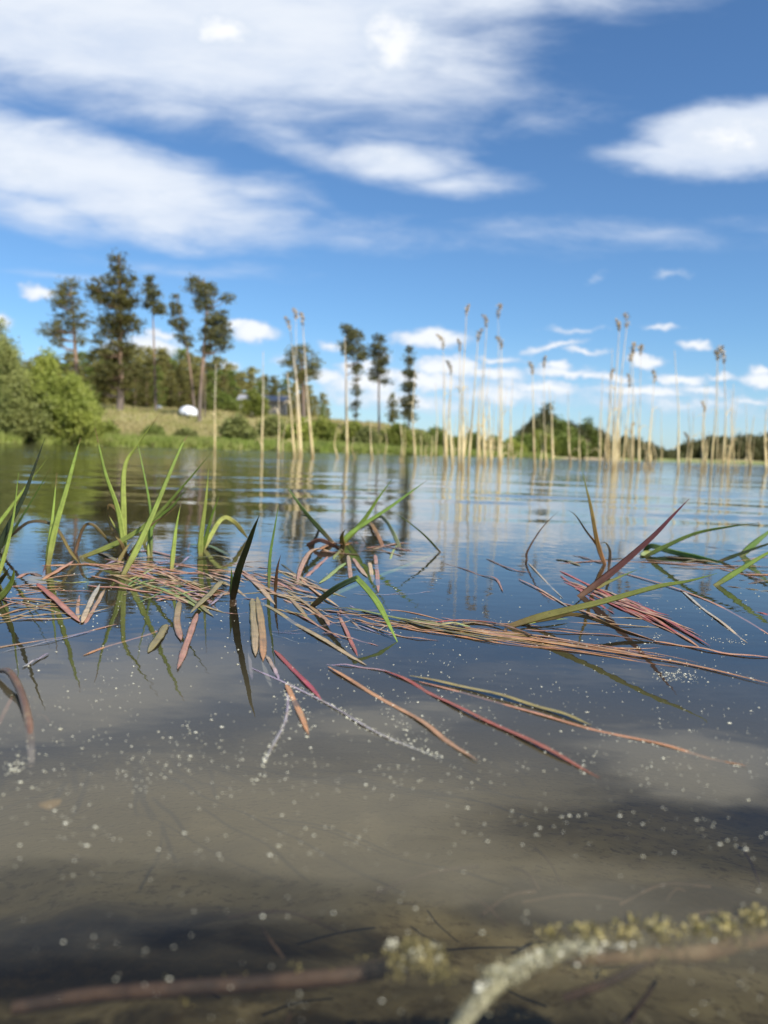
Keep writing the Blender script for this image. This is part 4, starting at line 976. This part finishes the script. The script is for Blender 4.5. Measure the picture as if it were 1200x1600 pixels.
leaf(t, [(1004, 868), (1012, 861), (1026, 862)], 14, 'f', GY, GY, z=.006); leaf(t, [(1040, 870), (1080, 874), (1125, 880)], 12, 'f', BR, OL, z=.004); leaf(t, [(875, 880), (960, 876), (1080, 882), (1215, 886)], 7, 'f', PK, OR)
leaf(t, [(1090, 852), (1125, 858), (1155, 863)], 4, 'f', BR, BR); strands(t, 8, 1030, 872, 1150, 890, 90, 3, 12, [PK, OL, BR, OR], (3, 7))
t = plant(1161, 866, 'tuft of thick dark green blades cut by the right edge of the photograph')
leaf(t, [(1158, 868), (1180, 848), (1200, 832), (1240, 800)], 10, c0=G2, c1=G2); leaf(t, [(1124, 877), (1160, 864), (1200, 850), (1240, 838)], 6, c0=DK, c1=DK)
leaf(t, [(1119, 914), (1160, 888), (1200, 864), (1250, 838)], 9, c0=G1, c1=G1); leaf(t, [(1130, 915), (1170, 920), (1215, 925)], 8, 'f', BR, OL); leaf(t, [(1180, 955), (1215, 965)], 9, 'f', RD, RD)
strands(t, 8, 1120, 880, 1180, 925, 80, 10, 14, [PK, BR, OL], (3, 7))
t = plant(1060, 918, 'two thin rusty leaves crossing below the right edge tuft', 'crossed_leaves', 'floating leaves', 'loose floating leaves')
leaf(t, [(965, 893), (1040, 915), (1105, 938), (1160, 965), (1215, 1000)], 6, 'f', OR, PK); leaf(t, [(1060, 918), (1090, 945), (1130, 975), (1168, 1005)], 5.5, 'f', PA, TN)
leaf(t, [(810, 905), (850, 925), (890, 950)], 5, 'f', PK, TN)
# --- foreground long leaves
fg = 'long leaves floating in the foreground'
t = plant(513, 1042, 'long orange leaf slanting down right, left of the two long foreground leaves', 'long_leaf', 'floating leaf', fg)
leaf(t, [(513, 1042), (576, 1079), (650, 1121), (695, 1154), (746, 1189)], 11, 'f', OR, (.42, .24, .13))
t = plant(520, 1040, 'long red leaf with a lilac upper end, ending nearest the bottom of the photograph', 'long_leaf', 'floating leaf', fg)
leaf(t, [(600, 1048), (640, 1064), (678, 1086), (740, 1118), (800, 1145), (870, 1180), (938, 1215)], 11, 'f', RD, (.44, .15, .09)); leaf(t, [(510, 1038), (550, 1041), (607, 1050), (640, 1066)], 6, 'f', LI, PK)
t = plant(646, 1060, 'longest two toned leaf, olive above pink, reaching the lower right', 'long_leaf', 'floating leaf', fg)
leaf(t, [(640, 1056), (730, 1074), (800, 1092), (870, 1112), (925, 1132)], 13, 'f', OL, (.34, .27, .09), z=.003); leaf(t, [(655, 1066), (740, 1085), (830, 1112), (920, 1137), (1025, 1160), (1100, 1180), (1168, 1198)], 10, 'f', PK, OR, z=.001)
t = plant(429, 1018, 'short bright crimson leaf below the paired olive leaves', 'short_leaf', 'floating leaf', fg)
leaf(t, [(429, 1017), (464, 1053), (503, 1094)], 10, 'f', RD, (.5, .05, .1)); leaf(t, [(415, 1022), (428, 1045), (436, 1062)], 7, 'f', TN, LI)
t = plant(448, 1075, 'short orange pointed leaf, lowest of the short leaves', 'short_leaf', 'floating leaf', fg)
leaf(t, [(447, 1070), (464, 1103), (482, 1147)], 11, 'f', OR, OR)
t = plant(443, 1065, 'whitish scum covered filament forking left and right in the foreground', 'filament', 'filament', fg)
leaf(t, [(394, 1044), (443, 1065), (513, 1100), (590, 1145), (692, 1185)], 5, 'f', LI, PA, mat=M_wet, z=.001); leaf(t, [(450, 1076), (446, 1124), (408, 1198)], 5, 'f', LI, PA, z=.001)
# --- brown stem at left
t = plant(20, 1055, 'thick brown stem curving down into the water at the lower left', 'brown_stem', 'stem', 'loose floating leaves')
pts = spline([np.array(P(-6, 1048, .003)), np.array(P(14, 1050, .008)), np.array(P(32, 1080, .004)), np.array(P(44, 1125, .000)), np.array(P(48, 1165, -.004)), np.array(P(49, 1195, -.010))], 5)
base = np.array(t.location); n_ = len(pts)
rr_ = np.interp(np.linspace(0, 1, n_), [0, .2, .8, 1], [.0014, .0026, .0028, .0018]); v_, q = tube(pts - base, rr_, 8)
tt = np.repeat(np.linspace(0, 1, n_), 8)[:, None]; cl = np.array(BR) * .8 * (1 - tt) + np.array((.26, .13, .07)) * tt; cl = np.where(tt > .8, np.array((.5, .42, .36)), cl)
link('stem', mesh_np('stem', v_, q, M_wet, True, cl, np.stack([np.tile(np.arange(8) / 8, n_), tt[:, 0] * 2], -1)), t)
leaf(t, [(-4, 1135), (8, 1110), (20, 1086)], 7, 's', (.3, .12, .09), PK, z=-.003); leaf(t, [(57, 1116), (70, 1119), (79, 1131)], 4, 's', BR, BR, z=-.003); leaf(t, [(54, 1088), (58, 1100)], 10, 's', BR, DK, z=-.008)

# ------------------------------------------------------------------ things under the near water
def PT(px, py, z_): return np.array(P(px, py, z_))
def lumps(pts, r_, n, size, mat, name, parent, base):
    cs = spline(pts, 8); v_, q = clump_faces(cs + NR.normal(0, r_ * .5, cs.shape), np.full(len(cs), r_), n, size, .8)
    return link(name, mesh_np(name, v_ - base, q, mat, False), parent)
pts = [PT(700, 1640, -.012), PT(725, 1592, -.009), PT(775, 1540, -.006), (PT(840, 1502, -.003)), PT(905, 1482, -.004), PT(960, 1474, -.006), PT(1010, 1462, -.008)]
t = empty('pale_root', pts[1].tolist(), 'pale scum covered root curving up right from the bottom of the photograph', 'root'); base = pts[1]
s_ = spline(pts, 6); v_, q = tube(s_ - base, np.interp(np.linspace(0, 1, len(s_)), [0, .5, 1], [.0030, .0032, .0016]), 8); link('root', mesh_np('root', v_, q, M_rootpale), t)
lumps([PT(x, y, .0) for x, y in ((735, 1570), (790, 1520), (850, 1495), (930, 1480))], .0032, 50, .0012, M_rootscum, 'scum', t, base)
pts = [PT(880, 1500, -.010), PT(950, 1496, -.007), PT(1010, 1492, -.008), PT(1090, 1490, -.006), PT(1150, 1476, -.007), PT(1230, 1462, -.008)]; base = pts[0]
t = empty('orange_root', base.tolist(), 'orange brown root with algae running to the right edge near the bottom', 'root')
s_ = spline(pts, 6); v_, q = tube(s_ - base, np.interp(np.linspace(0, 1, len(s_)), [0, .3, .6, 1], [.0022, .0026, .0032, .0028]), 8); link('root', mesh_np('root', v_, q, M_rootor), t)
lumps([p_ + (0, .003, .002) for p_ in pts], .0055, 110, .0018, M_algae, 'algae', t, base)
lumps([p_ + (0, .004, .004) for p_ in pts[1:]], .004, 40, .0012, M_rootscum, 'scum', t, base)
pts = [PT(880, 1560, -.02), PT(960, 1530, -.014), PT(1040, 1485, -.008), PT(1110, 1450, -.008)]; base = pts[0]
t = empty('thin_twig', base.tolist(), 'thin brown twig crossing beneath the orange root', 'twig')
s_ = spline(pts, 6); v_, q = tube(s_ - base, np.full(len(s_), .0016), 6); link('twig', mesh_np('twig', v_, q, M_stick), t)
c_ = PT(660, 1500, -.008); t = empty('algae_clump', c_.tolist(), 'yellow green algae clump left of the pale root', 'algae')
cs = c_ + NR.normal(0, 1, (40, 3)) * (.0045, .0035, .002); v_, q = clump_faces(cs, np.full(40, .0035), 70, .0018, .8); link('algae', mesh_np('algae', v_ - c_, q, M_algae, False), t)
v_, q = clump_faces(cs[:6] + (0, 0, .003), np.full(6, .002), 30, .002, .8); link('scum', mesh_np('scum', v_ - c_, q, M_speck, False), t)
pts = [PT(20, 1575, -.030), PT(130, 1556, -.028), PT(260, 1546, -.024), PT(400, 1536, -.024), PT(540, 1525, -.022), PT(640, 1508, -.024)]; base = pts[0]
t = empty('sunken_stick', base.tolist(), 'reddish brown sunken stick lying level at the lower left', 'stick')
s_ = spline(pts, 6); v_, q = tube(s_ - base, np.interp(np.linspace(0, 1, len(s_)), [0, 1], [.0024, .0034]), 8); link('stick', mesh_np('stick', v_, q, M_stick), t)
lumps([p_ + (0, .002, -.001) for p_ in pts[2:]], .003, 12, .0016, M_algae, 'algae', t, base)
c_ = PT(75, 1255, -.02); t = empty('sunken_leaf', c_.tolist(), 'small yellow brown dead leaf under water at the left', 'leaf')
a = np.linspace(0, 2 * math.pi, 10, endpoint=False); ring = np.stack([np.cos(a) * .0065 * (1 + .25 * np.sin(a * 3)), np.sin(a) * .0055, .001 * np.sin(a * 2)], -1)
v_ = np.concatenate([ring, ring - (0, 0, .0008), [[0, 0, .0015], [0, 0, .0005]]]); q = [(i, (i + 1) % 10, 20) for i in range(10)] + [((i + 1) % 10 + 10, i + 10, 21) for i in range(10)] + [(i, i + 10, (i + 1) % 10 + 10) for i in range(10)] + [(i, (i + 1) % 10 + 10, (i + 1) % 10) for i in range(10)]
link('blade', mesh_np('blade', v_, np.array(q), M_dead), t)
# thin sunken stems on the bed
pr = []
for i in range(20):
    x, y = R.uniform(420, 1260), R.uniform(1200, 1480); p_ = P(x, y); zb = gz(p_.x, p_.y)
    a = R.uniform(0, 3.14); L = R.uniform(.02, .07); p_ = np.array((p_.x, p_.y, max(zb + .012, -.06)))
    e_ = p_ + np.array((math.cos(a) * L, math.sin(a) * L * .6, R.uniform(-.006, .012)))
    pr.append(tube(spline([p_, (p_ + e_) / 2 + (0, R.uniform(-.006, .006), .004), e_], 4), np.full(9, R.uniform(.0005, .0011)), 5))
v_, q = join(pr); tag(link('sunken_debris', mesh_np('sunken_debris', v_, q, M_stick)), 'fine brown stems and rotting bits scattered on the lake bed', 'debris', kind='stuff')

# ------------------------------------------------------------------ pollen specks (stuff)
def specks(xs, ys, sz):
    V_, F_, o = [], [], 0
    for x, y, s in zip(xs, ys, sz):
        p_ = P(x, y)
        if p_ is None or p_.y > 4: continue
        k = 7; a = np.linspace(0, 2 * math.pi, k, endpoint=False) + R.uniform(0, 1); asx, asy = R.uniform(.6, 1.5), R.uniform(.5, 1.1)
        rg = np.stack([np.cos(a) * s * asx * NR.uniform(.6, 1.3, k), np.sin(a) * s * asy * NR.uniform(.6, 1.3, k), np.full(k, .0001)], -1) + np.array(p_)
        V_.append(np.concatenate([rg, [np.array(p_) + (0, 0, .0001 + s * .5)], [np.array(p_) - (0, 0, s * .3)]]))
        F_ += [(o + i, o + (i + 1) % k, o + k) for i in range(k)] + [(o + (i + 1) % k, o + i, o + k + 1) for i in range(k)]; o += k + 2
    return np.concatenate(V_), np.array(F_)
n = 1700
ys = 880 + (1600 - 880) * NR.rand(n) ** 1.35; xs = NR.uniform(-60, 1260, n); cl_ = NR.rand(n) < .45
cx_, cy_ = NR.uniform(-20, 1220, 90), NR.uniform(930, 1580, 90); ii = NR.randint(0, 90, n)
xs = np.where(cl_, cx_[ii] + NR.normal(0, 26, n), xs); ys = np.where(cl_, cy_[ii] + NR.normal(0, 14, n), ys)
ys = np.clip(ys, 860, 1640); sz = np.exp(NR.normal(math.log(.00048), .5, n)); sz = np.minimum(sz, .0013) * np.interp(ys, [880, 1250, 1400, 1640], [1, .9, .66, .55])
keep = (ys < 1340) | (NR.rand(n) < .36); xs, ys, sz = xs[keep], ys[keep], sz[keep]
v_, q = specks(xs, ys, sz); tag(link('pollen_specks', mesh_np('pollen_specks', v_, q, M_speck)), 'tiny cream pollen specks scattered over the near water', 'pollen', kind='stuff')
n = 1200; ys = NR.uniform(940, 1240, n); xs = NR.uniform(-40, 1240, n)
q_ = np.sin(xs * .011 + 1) * np.sin(ys * .023 + xs * .006) + NR.rand(n) * 1.1 > .35; xs, ys = xs[q_], ys[q_]
v_, q = specks(xs, ys, np.exp(NR.normal(math.log(.00036), .35, len(xs)))); tag(link('pollen_dust', mesh_np('pollen_dust', v_, q, M_speck)), 'fine pollen dust drifting in streaks between the floating leaves', 'pollen', kind='stuff')
# scum lines along filaments and leaves
xs, ys, sz = [], [], []
for line, n_, sp_ in (([(443, 1065), (513, 1100), (590, 1145), (692, 1185)], 260, 3.2), ([(450, 1076), (446, 1124), (408, 1198)], 130, 3.2), ([(576, 1079), (650, 1121), (744, 1187)], 40, 6), ([(678, 1086), (800, 1145), (937, 1215)], 50, 6),
                      ([(700, 1075), (800, 1100), (1000, 1160), (1168, 1198)], 80, 5), ([(482, 1147), (470, 1120), (450, 1080)], 50, 7), ([(600, 1110), (640, 1140), (690, 1160)], 60, 12), ([(1030, 1055), (1060, 1057), (1090, 1058)], 110, 8),
                      ([(1070, 925), (1090, 950), (1130, 975), (1165, 1002)], 50, 4), ([(620, 965), (780, 990), (1000, 1020), (1200, 1065)], 140, 6), ([(690, 972), (800, 972), (850, 985)], 60, 3), ([(1110, 1000), (1140, 1003), (1160, 1003)], 40, 5),
                      ([(0, 1200), (20, 1200), (36, 1190)], 40, 7), ([(745, 1545), (800, 1512), (880, 1490), (990, 1478)], 120, 9), ([(0, 935), (200, 940), (380, 950)], 120, 22), ([(600, 1200), (640, 1206)], 10, 12), ([(1000, 1010), (1020, 1000), (1030, 990)], 30, 3)):
    s_ = spline([(x, y, 0) for x, y in line], 12)
    for _ in range(n_):
        p_ = s_[R.randrange(len(s_))]; xs.append(p_[0] + R.gauss(0, sp_)); ys.append(p_[1] + R.gauss(0, sp_ * .6)); sz.append(min(.0012, math.exp(R.gauss(math.log(.0005), .45))))
v_, q = specks(xs, ys, sz); tag(link('scum_flecks', mesh_np('scum_flecks', v_, q, M_speck)), 'pale scum flecks clinging along the floating leaves and filaments', 'scum', kind='stuff')
